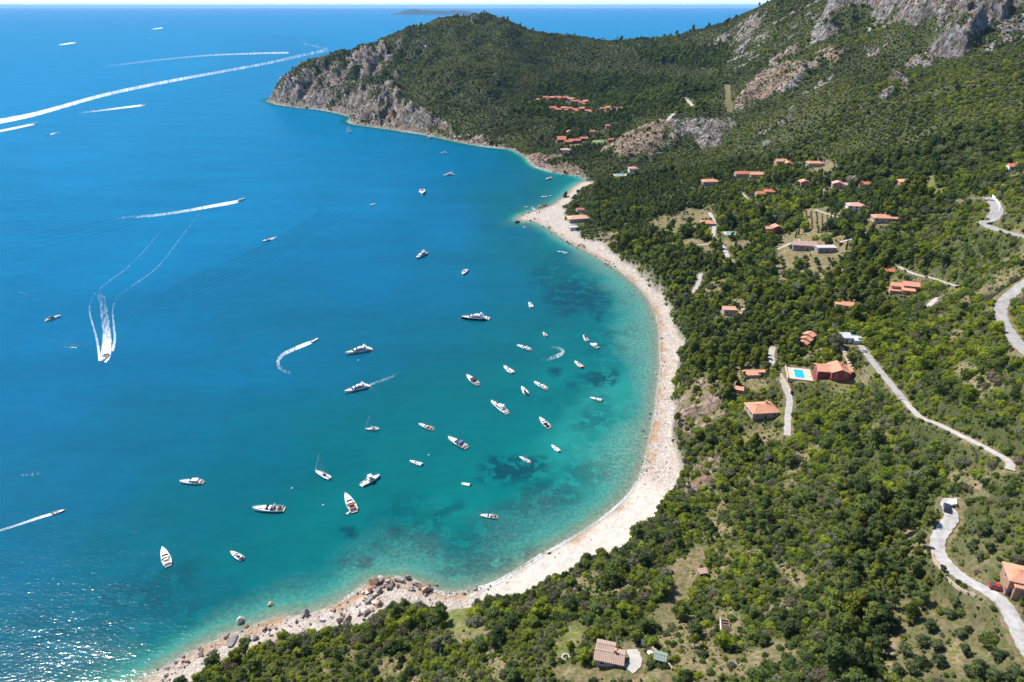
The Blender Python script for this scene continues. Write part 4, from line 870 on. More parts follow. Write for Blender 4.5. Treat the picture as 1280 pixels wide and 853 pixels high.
def hip_roof(b, ox, oy, w, d, h, rise, ov, step):
    x, y = w / 2 + ov, d / 2 + ov; rx = max(w / 2 - d / 2, .25) if w > d else .25
    z0 = h - .12; v = []; f = []
    def lerp(p, q, t): return tuple(p[i] + (q[i] - p[i]) * t for i in range(3))
    sides = [((-x, -y), (x, -y), (-rx, 0), (rx, 0)), ((x, -y), (x, y), (rx, 0), (rx, 0)), ((x, y), (-x, y), (rx, 0), (-rx, 0)), ((-x, y), (-x, -y), (-rx, 0), (-rx, 0))]
    for a, c, r0, r1 in sides:
        lnn = math.hypot(c[0] - a[0], c[1] - a[1]); n = max(4, int(lnn / step)); k0 = len(v)
        for i in range(2 * n + 1):
            t = i / (2 * n); dz = .09 if i % 2 else 0
            lo = (a[0] + (c[0] - a[0]) * t, a[1] + (c[1] - a[1]) * t, z0 + dz); hi = (r0[0] + (r1[0] - r0[0]) * t, r0[1] + (r1[1] - r0[1]) * t, h + rise + dz * .5)
            v += [(ox + q[0], oy + q[1], q[2]) for q in (lo, hi, (lo[0], lo[1], z0 - .16))]
        for i in range(2 * n):
            p = k0 + 3 * i; f += [(p, p + 3, p + 4, p + 1), (p + 2, p + 5, p + 3, p)]
    b.add(v, f); b.add([(ox + q[0], oy + q[1], z0 - .16) for q in ((-x, -y), (x, -y), (x, y), (-x, y))], [(3, 2, 1, 0)])
def build_house(h, p):
    (px, py), rot, wk, rk, vols, label, cat = h[:7]; grp = h[7] if len(h) > 7 else None
    near = p.y < 420
    nm = {'cottage': 'cottage', 'shed': 'garden_shed', 'hut': 'garden_hut', 'garage': 'garage', 'villa': 'villa', 'outbuilding': 'outbuilding', 'cabin': 'cabin', 'pavilion': 'pavilion', 'annex': 'annex', 'farmhouse': 'farmhouse', 'building shell': 'building_shell', 'beach house': 'beach_house', 'beach hut': 'beach_hut', 'fort': 'stone_fort'}.get(cat, 'house')
    e = empty(nm, p, R(rot)); tag(e, label, cat, grp)
    for k, (ox, oy, w, d, ht, rf, ax) in enumerate(vols):
        sh = 0.013 * k; b = MB(); b.box((ox, oy, ht / 2 - 1.5 + sh), (w, d, ht + 3.0))
        rise = min(w, d) * .5 * .42
        if rf == 'gable':
            if ax == 'x': b.add([(ox - w / 2, oy - d / 2, ht), (ox - w / 2, oy + d / 2, ht), (ox - w / 2, oy, ht + rise), (ox + w / 2, oy - d / 2, ht), (ox + w / 2, oy + d / 2, ht), (ox + w / 2, oy, ht + rise)], [(0, 2, 1), (3, 4, 5)])
            else: b.add([(ox - w / 2, oy - d / 2, ht), (ox + w / 2, oy - d / 2, ht), (ox, oy - d / 2, ht + rise), (ox - w / 2, oy + d / 2, ht), (ox + w / 2, oy + d / 2, ht), (ox, oy + d / 2, ht + rise)], [(0, 1, 2), (3, 5, 4)])
        b.obj('wall', WALL[wk], e)
        r = MB(); ov = .45 if rf != 'flat' else .15; step = .55 if near else 1.1
        if rf == 'gable': gable_roof(r, ox, oy, w, d, ht + sh, ax, rise, ov, step)
        elif rf == 'hip': hip_roof(r, ox, oy, w, d, ht + sh, rise, ov, step)
        elif rf == 'shed':
            x, y = w / 2 + .3, d / 2 + .3; lo, hi = ht - .1, ht + d * .22; n = max(4, int(2 * x / step)); v = []; f = []
            for i in range(2 * n + 1):
                X = -x + 2 * x * i / (2 * n); dz = .08 if i % 2 else 0; v += [(ox + X, oy - y, lo + dz), (ox + X, oy + y, hi + dz), (ox + X, oy - y, lo - .15), (ox + X, oy + y, hi - .15)]
            for i in range(2 * n):
                q = 4 * i; f += [(q, q + 4, q + 5, q + 1), (q + 2, q + 3, q + 7, q + 6), (q + 2, q + 6, q + 4, q), (q + 1, q + 5, q + 7, q + 3)]
            q = 8 * n; f += [(0, 1, 3, 2), (q, q + 2, q + 3, q + 1)]; r.add(v, f)
            b2 = MB(); b2.add([(ox - w / 2 + .01, oy - d / 2, ht - .05), (ox - w / 2 + .01, oy + d / 2, ht - .05), (ox - w / 2 + .01, oy + d / 2, ht + d * .2), (ox + w / 2 - .01, oy - d / 2, ht - .05), (ox + w / 2 - .01, oy + d / 2, ht - .05), (ox + w / 2 - .01, oy + d / 2, ht + d * .2)], [(0, 2, 1), (3, 4, 5), (1, 2, 5, 4), (0, 3, 5, 2)]); b2.obj('gable_wall', WALL[wk], e)
        else:
            r.box((ox, oy, ht + .1 + sh), (w + .3, d + .3, .2))
            for a in (-1, 1): r.box((ox + a * (w / 2 + .03), oy, ht + .33 + sh), (.24, d + .3, .26)); r.box((ox, oy + a * (d / 2 + .03), ht + .33 + sh), (w - .18, .24, .25))
        ro = r.obj('roof', ROOF[rk], e)
        if rf in ('gable', 'hip') and k == 0 and w > 7.5 and cat != 'pavilion':
            c = MB(); cx, cy = ox + w * .18, oy + d * .1; c.box((cx, cy, ht + rise + .2), (.7, .7, 1.5)); c.box((cx, cy, ht + rise + 1.02), (.9, .9, .14)); c.obj('chimney', WALL['terra'], ro)
        if ht < 2.2: continue
        stn = 1.3 if near else 1.6; fl = [0] if ht < 4.3 else [0, 1]
        for side in range(3):
            ln = w if side == 0 else d; n = max(1, int(ln / 3.4))
            for l in fl:
                hh = ht / len(fl)
                for i in range(n):
                    s = (i + .5) / n * ln - ln / 2; zc = l * hh + hh * .55
                    isd = side == 0 and l == 0 and i == n // 2
                    ww, wh = (1.0, min(2.1, ht - .2)) if isd else (stn * .8, min(stn, hh * .62))
                    if isd: zc = wh / 2
                    if side == 0: c0 = (ox + s, oy - d / 2); ang = 0
                    elif side == 1: c0 = (ox - w / 2, oy - s); ang = math.pi / 2
                    else: c0 = (ox + w / 2, oy + s); ang = math.pi / 2
                    inside_other = any(abs(c0[0] - v[0]) < v[2] / 2 + .1 and abs(c0[1] - v[1]) < v[3] / 2 + .1 and zc < v[4] for q, v in enumerate(vols) if q != k)
                    if inside_other: continue
                    fr = MB()
                    if isd:
                        fr.box((c0[0], c0[1], zc), (ww, .12, wh), ang); fr.obj('door', DOOR, e)
                    else:
                        for a in (-1, 1):
                            cs, sn = math.cos(ang), math.sin(ang); fr.box((c0[0] + a * cs * ww / 2, c0[1] + a * sn * ww / 2, zc), (.12, .2, wh + .12), ang); fr.box((c0[0], c0[1], zc + a * wh / 2), (ww - .12, .2, .12), ang)
                        fo = fr.obj('window', FRAME, e); pn = MB(); pn.box((c0[0], c0[1], zc), (ww - .1, .1, wh - .1), ang); pn.obj('pane', GLASS, fo)
    return e
for h, p in zip(HOUSES, house_at): build_house(h, p)
for (q, w_, d_, rot, lb), p in zip(POOLS, pool_at):
    e = empty('swimming_pool', p, R(rot)); tag(e, lb, 'pool')
    t = MB(); ew, ed = (w_ + 6.5, d_ + 3.5) if p.y < 400 else (w_ + 3, d_ + 3)
    for a in (-1, 1): t.box((a * (w_ / 2 + (ew - w_) / 4), 0, -.9), ((ew - w_) / 2, ed, 2.2)); t.box((0, a * (d_ / 2 + (ed - d_) / 4), -.903), (w_, (ed - d_) / 2, 2.2))
    t.obj('terrace', PAVE, e); wv = MB(); wv.box((0, 0, -.6), (w_, d_, 1.4)); wv.obj('pool_water', POOLW, e)
    cp = MB()
    for a in (-1, 1): cp.box((a * w_ / 2, 0, .24), (.35, d_ + .35, .12)); cp.box((0, a * d_ / 2, .238), (w_ - .36, .35, .12))
    cp.obj('coping', WALL['pale'], e)
    if p.y < 400:
        wl = MB(); wl.box((-ew / 2 - .2, 0, -.6), (.35, ed + .7, 3.6)); wl.box((0, -ed / 2 - .2, -.9), (ew, .35, 3.0)); wl.obj('terrace_wall', PAVE, e)
        for i in range(3):
            s = MB(); s.box((2.6 + i * 1.0, 2.2 - i * 1.5, .42), (.7, 1.9, .12), .4); s.box((2.75 + i * 1.0, 3.0 - i * 1.5, .62), (.7, .5, .1), .4); o = s.obj('sun_lounger', WALL['pale'], None); o.matrix_world = e.matrix_basis.copy()
            tag(o, ['white sun lounger by the turquoise pool, nearest the red villa', 'middle white sun lounger on the turquoise pool terrace', 'white sun lounger at the lower edge of the pool terrace'][2 - i], 'sun lounger', 'sun loungers beside the turquoise pool')
e = empty('tennis_court', court_at, R(3)); tag(e, 'flat green tennis court in the trees behind the cove', 'tennis court')
b = MB(); b.box((0, 0, -.4), (26, 13, 1.2)); b.obj('court_surface', plain('court_green', (.14, .30, .10), .9), e)
b = MB(); b.box((0, 0, .55), (.1, 11, .7)); b.obj('net', WALL['dark_green'], e)
b = MB()
for a in (-1, 1): b.box((0, a * 5, .206), (22, .12, .012)); b.box((a * 11, 0, .209), (.12, 10, .012))
b.obj('line_marking', WALL['pale'], e)
# masts, walls, steps, garden things
GREY = plain('galvanised', (.35, .35, .36), .5, .6)
def pole(px, py, h, name, label, arms=1):
    p = P(px, py); e = empty(name, p); tag(e, label, 'mast' if 'mast' in name else 'pole')
    b = MB(); b.tube((0, 0, -1), (0, 0, h), .16 if arms else .35, .1); b.obj('shaft', GREY, e)
    c = MB()
    for i in range(max(arms, 1)): c.tube((-.8, 0, h - .5 - i * .6), (.8, 0, h - .5 - i * .6), .06)
    c.obj('crossarm', GREY, e)
pole(1235, 373, 9, 'utility_pole', 'thin grey utility pole beside the asphalt hairpin'); pole(1010, 9.5, 26, 'radio_mast', 'thin radio mast on the skyline beside the crag', 3); pole(855, 153, 16, 'radio_mast', 'thin mast at the rim of the inner cliff', 2)
def low_wall(path, h, w_, name, label, m):
    b = MB(); ps = [P(*q) for q in path]
    ln = smooth_line([tuple(q) for q in ps], 5)
    for i in range(len(ln) - 1):
        a, c = ln[i], ln[i + 1]; an = math.atan2(c[1] - a[1], c[0] - a[0]); l = math.hypot(c[0] - a[0], c[1] - a[1]); b.box(((a[0] + c[0]) / 2, (a[1] + c[1]) / 2, (a[2] + c[2]) / 2 + h / 2 - .5 + (i % 2) * .02), (l + .02, w_, h + 1.0), an)
    o = b.obj(name, m); tag(o, label, 'wall')
low_wall([(1164,692),(1167,702),(1176,713)], .9, .3, 'kerb_wall', 'low stone wall on the outer bend of the winding road', WALL['tan'])
low_wall([(1183,724),(1200,738),(1219,746)], .7, .3, 'kerb_wall', 'low cream wall below the straight of the winding road', WALL['tan'])
low_wall([(975,471),(983,483),(988,493)], 2.2, .35, 'retaining_wall', 'pink retaining wall beside the villa drive', PAVE)
low_wall([(1050,432),(1058,445),(1066,462)], .4, 1.6, 'terrace_wall', 'pink garden path wall above the red villa', PAVE)
low_wall([(805,806),(822,818),(840,838)], 1.2, .25, 'garden_wall', 'straight garden wall behind the pale green roofed shed', WALL['tan'])
low_wall([(706,121),(718,124),(731,129)], 2.0, 2.5, 'boundary_wall', 'long pale boundary wall above the holiday houses', WALL['pale'])
low_wall([(1240,244),(1250,262),(1234,280)], .8, .3, 'kerb_wall', 'pale wall on the inside of the upper hairpin', WALL['pale'])
p = P(906, 786); e = empty('timber_steps', p, R(-12), .75); tag(e, 'flight of rough timber steps in the sandy yard', 'steps')
for i in range(7):
    b = MB(); b.box((0, i * .95 - 3, i * .32 - .4), (2.9, .5, .9)); b.obj('tread', WALL['wood'], e)
b = MB()
for a in (-1, 1): b.box((a * 1.6, 0, .5), (.25, 7.0, 1.2))
b.obj('side_wall', WALL['pale'], e)
p = P(707, 822); e = empty('fire_ring', p); tag(e, 'white ring of stones on the round lawn', 'fire ring')
for i in range(12):
    a = i / 12 * 6.283; b = MB(); b.box((math.cos(a) * 1.05, math.sin(a) * 1.05, .15), (.5, .4, .5), a, .7); b.obj('stone', WALL['pale'], e)
p = P(812, 818); e = empty('garden_table', p); tag(e, 'round white garden table on the yard beside the green roofed shed', 'table')
b = MB(); b.tube((0, 0, .7), (0, 0, .76), .8, n=12); b.obj('table_top', WALL['pale'], e); b = MB(); b.tube((0, 0, -.1), (0, 0, .7), .08); b.obj('leg', GREY, e)
for i in range(3):
    a = i * 2.1 + .5; q = p + Vector((math.cos(a) * 1.3, math.sin(a) * 1.3, 0)); e = empty('garden_chair', q, a + 1.57); tag(e, ['white', 'dark', 'wooden'][i] + ' chair at the round garden table', 'chair')
    m_ = [WALL['pale'], DOOR, WALL['wood']][i]; b = MB(); b.box((0, 0, .45), (.5, .5, .06)); b.obj('seat', m_, e); b = MB(); b.box((0, -.24, .75), (.5, .06, .6)); b.obj('backrest', m_, e)
    for sx in (-1, 1):
        for sy in (-1, 1): b = MB(); b.box((sx * .2, sy * .2, .18), (.05, .05, .5)); b.obj('leg', m_, e)
# parked cars, and one put in for a shadow on the paving
TYRE = plain('tyre', (.02, .02, .02), .9)
def car(px, py, rot, col, label, group=None):
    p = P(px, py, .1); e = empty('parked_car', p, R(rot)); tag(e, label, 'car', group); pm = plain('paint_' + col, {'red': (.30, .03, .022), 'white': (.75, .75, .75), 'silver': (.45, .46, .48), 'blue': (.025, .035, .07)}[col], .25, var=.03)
    b = MB(); b.add([(x, y, z) for y in (-.85, .85) for x, z in ((-2.0, .35), (2.0, .35), (2.05, .75), (1.9, .9), (-1.95, .98), (-2.05, .7))], [(0, 1, 2, 3, 4, 5)[::-1], (6, 7, 8, 9, 10, 11)] + [(i, (i + 1) % 6, 6 + (i + 1) % 6, 6 + i) for i in range(6)]); b.obj('body', pm, e, bevel=.06)
    b = MB(); b.add([(x, y * k, z) for y in (-.8, .8) for x, z, k in ((-1.7, .96, 1), (1.0, .9, 1), (.3, 1.42, .82), (-1.25, 1.45, .82))], [(3, 2, 1, 0), (4, 5, 6, 7), (0, 1, 5, 4), (1, 2, 6, 5), (3, 0, 4, 7)]); b.obj('glazing', GLASS, e)
    b = MB(); b.box((-.48, 0, 1.46), (1.5, 1.28, .05)); b.obj('roof_panel', pm, e)
    for sx in (-1.25, 1.3):
        for sy in (-1, 1): b = MB(); b.tube((sx, sy * .66, .33), (sx, sy * .88, .33), .33, n=10); b.obj('wheel', TYRE, e)
car(1247, 737.5, -30, 'red', 'red car parked in front of the pink tiled house'); car(1268, 743, -25, 'blue', 'dark blue car in the shade of the porch'); car(1183, 637, 60, 'blue', 'dark blue car standing in for a shadow at the head of the winding road'); car(1080, 440, 62, 'silver', 'silver car on the lane above the red villa'); car(1051, 306, 10, 'red', 'red van parked at the end of the building site')  # car at the road head is added where only dark blue shade lies
for px, py, ph in [(760,822,'the tiled cottage'),(824,825,'the green roofed shed'),(1268,735,'the pink tiled house'),(950,512,'the salmon roofed villa'),(1045,470,'the dark red villa'),(999,470,'the turquoise pool'),(1008,428,'the stepped terracotta villa'),(1062,425,'the white outbuilding'),(1130,360,'the sprawling salmon villa'),(910,390,'the pink flat topped house'),
   (884,281,'the salmon farmhouse'),(968,289,'the two storey red house'),(1068,260,'the rose roofed villa'),(1101,276,'the salmon house by the cypresses'),(1005,310,'the unfinished house'),(955,245,'the low red house'),(1046,234,'the twin gabled pink house'),(1131,232,'the hipped salmon house'),(906,786,'the timber steps'),(722,275,'the orange roofed beach house'),(1018,207,'the long house under the mountain')]:
    q = P(px, py); LANDMARKS.append((q.x, q.y, ph))
for px, py, ph in [(1178,690,'the pale winding road'),(1262,582,'the top of the concrete track'),(1130,500,'the bend of the concrete track'),(690,735,'the white shingle beach'),(480,780,'the pink boulders on the shore'),(870,700,'the bare earth clearing'),(350,835,'the rocky lower shore'),(1160,800,'the olive grove'),(880,560,'the crumbling bluff'),
   (1060,720,'the pine wood'),(960,700,'the sandy gully'),(1000,600,'the wide scrub slope'),(1255,395,'the asphalt hairpin'),(560,790,'the grassy ledge over the shore'),(640,820,'the worn footpath'),(985,540,'the short villa drive'),(1230,270,'the upper hairpin road'),(900,840,'the sandy yard by the steps'),(1200,600,'the dry grass slope'),(1020,830,'the deep green gully'),(985,335,'the tan orchard'),(1035,342,'the lower orchard end'),(850,280,'the garden plots'),(1225,835,'the olive grove foot'),(1145,765,'the olive grove corner'),(1090,800,'the gully below the grove'),(800,700,'the slope over the beach'),(930,760,'the scrub over the yard'),(600,850,'the lowest slope edge')]:
    q = P(px, py); LANDMARKS.append((q.x, q.y, ph))
ORD = ['', 'second ', 'third ', 'fourth ', 'fifth ', 'sixth ', 'seventh ', 'eighth ', 'ninth ', 'tenth ', 'eleventh ', 'twelfth ']
KW = {'shrub': 'rounded maquis shrub', 'oak_tree': 'bushy broadleaf tree', 'pine_tree': 'layered pine tree', 'olive_tree': 'small olive tree', 'cypress_tree': 'slim dark cypress'}
GRP = {'shrub': 'maquis shrubs on the slopes above the bay', 'oak_tree': 'broadleaf trees on the slopes above the bay', 'pine_tree': 'pines on the slopes above the bay', 'olive_tree': 'olive trees of the terraced grove', 'cypress_tree': 'cypresses around the villas'}
LM = np.array([(a, b) for a, b, _ in LANDMARKS])
bucket = {}
for i in np.where(single)[0]:
    d = np.hypot(LM[:, 0] - A[i, 0], LM[:, 1] - A[i, 1]); j = int(d.argmin()); pr = PROTO[int(A[i, 6])]
    sz = 'large ' if size[i] > np.median(size[single & (kinds == pr[0])]) else 'small '
    bucket.setdefault((pr[0], pr[1], sz, j), []).append((d[j], i))
label_of = {}
for (k, tint, sz, j), lst in bucket.items():
    lst.sort()
    for n, (d, i) in enumerate(lst):
        ph = LANDMARKS[j][2]
        tt = '' if k == 'cypress_tree' else ('' if k == 'olive_tree' else tint + ' ')
        if k in ('cypress_tree', 'olive_tree'): lb = f"{sz}{KW[k].replace('small ', '')}, {ORD[n]}closest of its size to {ph}" if n < 12 else f"{sz}{KW[k].replace('small ', '')} farther out past {ph}"
        else: lb = f"{sz}{tt}{KW[k]}, {ORD[n]}closest such to {ph}" if n < 12 else f"{sz}{tt}{KW[k]} farther out past {ph}"
        label_of[i] = lb
firsts = {}
for i in np.where(single)[0]:
    k, tint, cm, sm_ = PROTO[int(A[i, 6])]
    e = bpy.data.objects.new(k, None); COL.objects.link(e); e.location = A[i, :3]; e.rotation_euler = (0, 0, A[i, 5]); e.scale = (A[i, 3], A[i, 3], A[i, 4])
    tag(e, label_of[i], {'shrub': 'shrub'}.get(k, 'tree'), GRP[k])
    c = bpy.data.objects.new('crown', cm); COL.objects.link(c); c.parent = e
    s = bpy.data.objects.new('stem' if k == 'shrub' else 'trunk', sm_); COL.objects.link(s); s.parent = e
def scatter_group(protos):
    """geometry nodes: an instance of one of the given meshes on every point of the object's own mesh"""
    ng = bpy.data.node_groups.new('scatter', 'GeometryNodeTree')
    ng.interface.new_socket('Geometry', in_out='INPUT', socket_type='NodeSocketGeometry'); ng.interface.new_socket('Geometry', in_out='OUTPUT', socket_type='NodeSocketGeometry')
    n = ng.nodes; gi = n.new('NodeGroupInput'); go = n.new('NodeGroupOutput'); ip = n.new('GeometryNodeInstanceOnPoints'); jn = n.new('GeometryNodeJoinGeometry')
    for ob in reversed(protos):
        oi = n.new('GeometryNodeObjectInfo'); oi.inputs['Object'].default_value = ob; oi.inputs['As Instance'].default_value = False
        gt = n.new('GeometryNodeGeometryToInstance'); ng.links.new(oi.outputs['Geometry'], gt.inputs[0]); ng.links.new(gt.outputs[0], jn.inputs[0])
    def att(nm, ty):
        a = n.new('GeometryNodeInputNamedAttribute'); a.data_type = ty; a.inputs['Name'].default_value = nm; return a.outputs[0]
    ng.links.new(gi.outputs[0], ip.inputs['Points']); ng.links.new(jn.outputs[0], ip.inputs['Instance']); ip.inputs['Pick Instance'].default_value = True
    ng.links.new(att('pick', 'INT'), ip.inputs['Instance Index']); ng.links.new(att('scl', 'FLOAT_VECTOR'), ip.inputs['Scale']); ng.links.new(att('rot', 'FLOAT_VECTOR'), ip.inputs['Rotation'])
    ng.links.new(ip.outputs[0], go.inputs[0]); return ng
def scatter(name, label, pts, scl, rot, pick, protos):
    me = bpy.data.meshes.new(name); me.vertices.add(len(pts)); me.vertices.foreach_set('co', np.asarray(pts, np.float32).ravel())
    me.attributes.new('pick', 'INT', 'POINT').data.foreach_set('value', np.asarray(pick, np.int32))
    me.attributes.new('scl', 'FLOAT_VECTOR', 'POINT').data.foreach_set('vector', np.asarray(scl, np.float32).ravel())
    me.attributes.new('rot', 'FLOAT_VECTOR', 'POINT').data.foreach_set('vector', np.asarray(rot, np.float32).ravel())
    o = link_mesh(name, me); md = o.modifiers.new('scatter', 'NODES'); md.node_group = scatter_group(protos)
    tag(o, label, kind='stuff'); return o
def proto_objs(meshes): return [bpy.data.objects.new(m.name, m) for m in meshes]
rest = ~single
for nm, lb, sel in (('maquis_scrub', 'dense mixed maquis scrub covering the slopes', kinds == 'shrub'), ('woodland', 'broadleaf, pine and cypress woodland covering the valley', kinds != 'shrub')):
    m = rest & sel; ids = sorted(set(A[m, 6].astype(int))); mp_ = {v: i for i, v in enumerate(ids)}
    B = A[m]; z0 = np.zeros(len(B))
    scatter(nm, lb, B[:, :3], np.stack([B[:, 3], B[:, 3], B[:, 4]], 1), np.stack([z0, z0, B[:, 5]], 1), [mp_[int(v)] for v in B[:, 6]], proto_objs([PROTO[i][2] for i in ids]))
print('plants', len(A), 'single', int(single.sum()))
# ================================================================== BOATS
GEL = plain('gelcoat_white', (.86, .85, .83), .3, var=.05); GELG = plain('gelcoat_grey', (.70, .70, .70), .35, var=.05); NAVY = plain('hull_navy', (.012, .016, .03), .2, var=.05); ORANGE = plain('hull_orange', (.70, .16, .05), .35, var=.05); REDB = plain('boot_stripe', (.28, .06, .04), .5)
TEAK = plain('teak', (.50, .40, .31), .7, var=.2, scale=3); DARKG = plain('tinted_glass', (.015, .018, .024), .08, var=.2); CANV = plain('canvas_blue', (.02, .05, .15), .8); CANVB = plain('canvas_black', (.02, .02, .025), .8); CUSH = plain('cushion', (.72, .67, .60), .8); ALU = plain('aluminium', (.6, .6, .6), .35, .8); RUB = plain('inflatable_grey', (.62, .62, .63), .6); ENG = plain('engine_cowl', (.03, .03, .035), .3); SAILC = plain('sail_cloth', (.82, .82, .80), .8)
BRN = plain('upholstery_brown', (.25, .10, .05), .7)
def hull_sections(Lh, B, F, n=11, bow=1.0, stern=.82):
    st = []
    for i in range(n):
        t = i / (n - 1); k = t ** 2.6
        hb = B / 2 * (stern + (1 - stern) * min(1, t / .4)) * (1 - k) ** .72 if t < 1 else .02
        if t < .4: hb = B / 2 * (stern + (1 - stern) * math.sin(t / .4 * 1.5708))
        sh = F * (.82 + .32 * t * t); st.append((-Lh / 2 + Lh * t + (.12 * F if t == 1 else 0), max(hb, .03), sh))
    return st
def hull(e, Lh, B, F, m, stripe=None):
    st = hull_sections(Lh, B, F); b = MB(); v = []
    for x, hb, sh in st: v += [(x, -hb, sh), (x - .04 * F, -hb * .86, sh * .35), (x - .10 * F, -hb * .6, -.25), (x - .12 * F, 0, -.45), (x - .10 * F, hb * .6, -.25), (x - .04 * F, hb * .86, sh * .35), (x, hb, sh)]
    f = [(7 * i + k, 7 * i + k + 1, 7 * i + k + 8, 7 * i + k + 7) for i in range(len(st) - 1) for k in range(6)] + [(6, 5, 4, 3, 2, 1, 0)]
    b.add(v, f); b.obj('hull', m, e, smooth=False)
    r = MB()
    for s in (-1, 1):
        for i in range(len(st) - 1): r.tube((st[i][0], s * st[i][1], st[i][2]), (st[i + 1][0], s * st[i + 1][1], st[i + 1][2]), .06, n=4)
    r.obj('rub_rail', stripe or GELG, e)
    return st
def plate(st, t0, t1, dz, inset):
    out = []; n = len(st)
    for i, (x, hb, sh) in enumerate(st):
        t = i / (n - 1)
        if t0 - 1e-6 <= t <= t1 + 1e-6: out.append((x, max(hb - inset, .02), sh + dz))
    return out
def deck(e, st, t0, t1, dz, inset, m, name, th=.08):
    p = plate(st, t0, t1, dz, inset); b = MB(); v = []
    for x, hb, z in p: v += [(x, -hb, z), (x, hb, z), (x, hb, z - th), (x, -hb, z - th)]
    f = []
    for i in range(len(p) - 1): q = 4 * i; f += [(q, q + 4, q + 5, q + 1), (q + 3, q + 2, q + 6, q + 7), (q, q + 3, q + 7, q + 4), (q + 1, q + 5, q + 6, q + 2)]
    q = 4 * (len(p) - 1); f += [(0, 1, 2, 3), (q, q + 3, q + 2, q + 1)]
    b.add(v, f); return b.obj(name, m, e)
def wedge(x0, x1, w0, w1, z0, z1, rakef, raker, top=.82):
    """deckhouse: x0 stern, x1 bow; raked front and back"""
    return [(x0, -w0 / 2, z0), (x1, -w1 / 2, z0), (x1, w1 / 2, z0), (x0, w0 / 2, z0), (x0 + raker, -w0 / 2 * top, z1), (x1 - rakef, -w1 / 2 * top, z1), (x1 - rakef, w1 / 2 * top, z1), (x0 + raker, w0 / 2 * top, z1)], [(3, 2, 1, 0), (4, 5, 6, 7), (0, 1, 5, 4), (1, 2, 6, 5), (2, 3, 7, 6), (3, 0, 4, 7)]
def rail(e, st, t0, dz=.75):
    b = MB(); p = plate(st, t0, 1, 0, .12)
    for s in (-1, 1):
        for i in range(len(p) - 1): b.tube((p[i][0], s * p[i][1], p[i][2] + dz), (p[i + 1][0], s * p[i + 1][1], p[i + 1][2] + dz), .03, n=4); b.tube((p[i][0], s * p[i][1], p[i][2]), (p[i][0], s * p[i][1], p[i][2] + dz), .025, n=4)
    b.obj('guard_rail', ALU, e)
def outboard(e, Lh, F, y=0.0):
    b = MB(); b.box((-Lh / 2 - .22, y, F * .95), (.42, .42, .55), 0, .8); o = b.obj('outboard_motor', ENG, e); l = MB(); l.box((-Lh / 2 - .2, y, F * .3), (.18, .18, .9)); l.obj('motor_leg', ENG, o)
def yacht(e, Lh, hm, st_=None, tender=False):
    B = Lh * .27; F = Lh * .095; st = hull(e, Lh, B, F, hm, st_); deck(e, st, 0, 1, -.02, .10, GEL, 'deck')
    b = MB(); b.add(*wedge(-Lh * .33, Lh * .24, B * .80, B * .55, F * .86, F * 1.75, Lh * .13, .3)); b.obj('deckhouse', GEL, e)
    for s in (-1, 1):
        w = MB(); z0, z1 = F * 1.15, F * 1.52
        w.add([(-Lh * .27, s * B * .385, z0), (Lh * .12, s * B * .305, z0), (Lh * .075, s * B * .282, z1), (-Lh * .25, s * B * .355, z1), (-Lh * .27, s * B * .40, z0), (Lh * .12, s * B * .325, z0), (Lh * .075, s * B * .30, z1), (-Lh * .25, s * B * .37, z1)], [(0, 1, 2, 3), (7, 6, 5, 4), (0, 4, 5, 1), (2, 6, 7, 3), (1, 5, 6, 2), (0, 3, 7, 4)]); w.obj('side_window', DARKG, e)
        w = MB(); w.box((Lh * .10, s * B * .46, F * .62), (Lh * .2, .10, F * .14)); w.obj('hull_window', DARKG, e)
    w = MB(); w.add(*wedge(Lh * .1, Lh * .215, B * .56, B * .47, F * 1.12, F * 1.62, Lh * .09, 0, .86)); w.obj('windscreen', DARKG, e)
    fb = MB(); fb.add(*wedge(-Lh * .34, Lh * .10, B * .74, B * .50, F * 1.76, F * 1.98, Lh * .03, -.3)); fb.obj('flybridge', GEL, e)
    s2 = MB(); s2.add(*wedge(Lh * .02, Lh * .08, B * .48, B * .40, F * 1.98, F * 2.3, Lh * .03, Lh * .02)); s2.obj('flybridge_screen', DARKG, e)
    s3 = MB(); s3.box((-Lh * .1, 0, F * 2.1), (Lh * .12, B * .42, F * .25)); s3.box((-Lh * .24, 0, F * 2.07), (Lh * .1, B * .5, F * .18)); s3.obj('flybridge_seat', CUSH, e)
    a = MB()
    for s in (-1, 1): a.add([(-Lh * .29, s * B * .30, F * 1.9), (-Lh * .21, s * B * .30, F * 1.9), (-Lh * .25, s * B * .26, F * 2.75), (-Lh * .29, s * B * .26, F * 2.75), (-Lh * .29, s * B * .34, F * 1.9), (-Lh * .21, s * B * .34, F * 1.9), (-Lh * .25, s * B * .29, F * 2.75), (-Lh * .29, s * B * .29, F * 2.75)], [(0, 1, 2, 3), (7, 6, 5, 4), (0, 4, 5, 1), (1, 5, 6, 2), (3, 2, 6, 7), (0, 3, 7, 4)])
    a.box((-Lh * .27, 0, F * 2.75), (Lh * .05, B * .58, F * .12)); ao = a.obj('radar_arch', GEL, e); r = MB(); r.tube((-Lh * .27, 0, F * 2.8), (-Lh * .27, 0, F * 3.05), .35, .3, 8); r.obj('radar_dome', GEL, ao)
    p = MB(); p.box((-Lh * .535, 0, F * .28), (Lh * .09, B * .74, .12)); p.obj('swim_platform', TEAK, e); c = MB(); c.box((Lh * .30, 0, F * 1.02), (Lh * .12, B * .36, .14)); c.obj('sun_pad', CUSH, e)
    c = MB(); c.box((-Lh * .415, 0, F * 1.0), (Lh * .06, B * .6, .4)); c.obj('aft_seat', CUSH, e); rail(e, st, .5, F * .42)
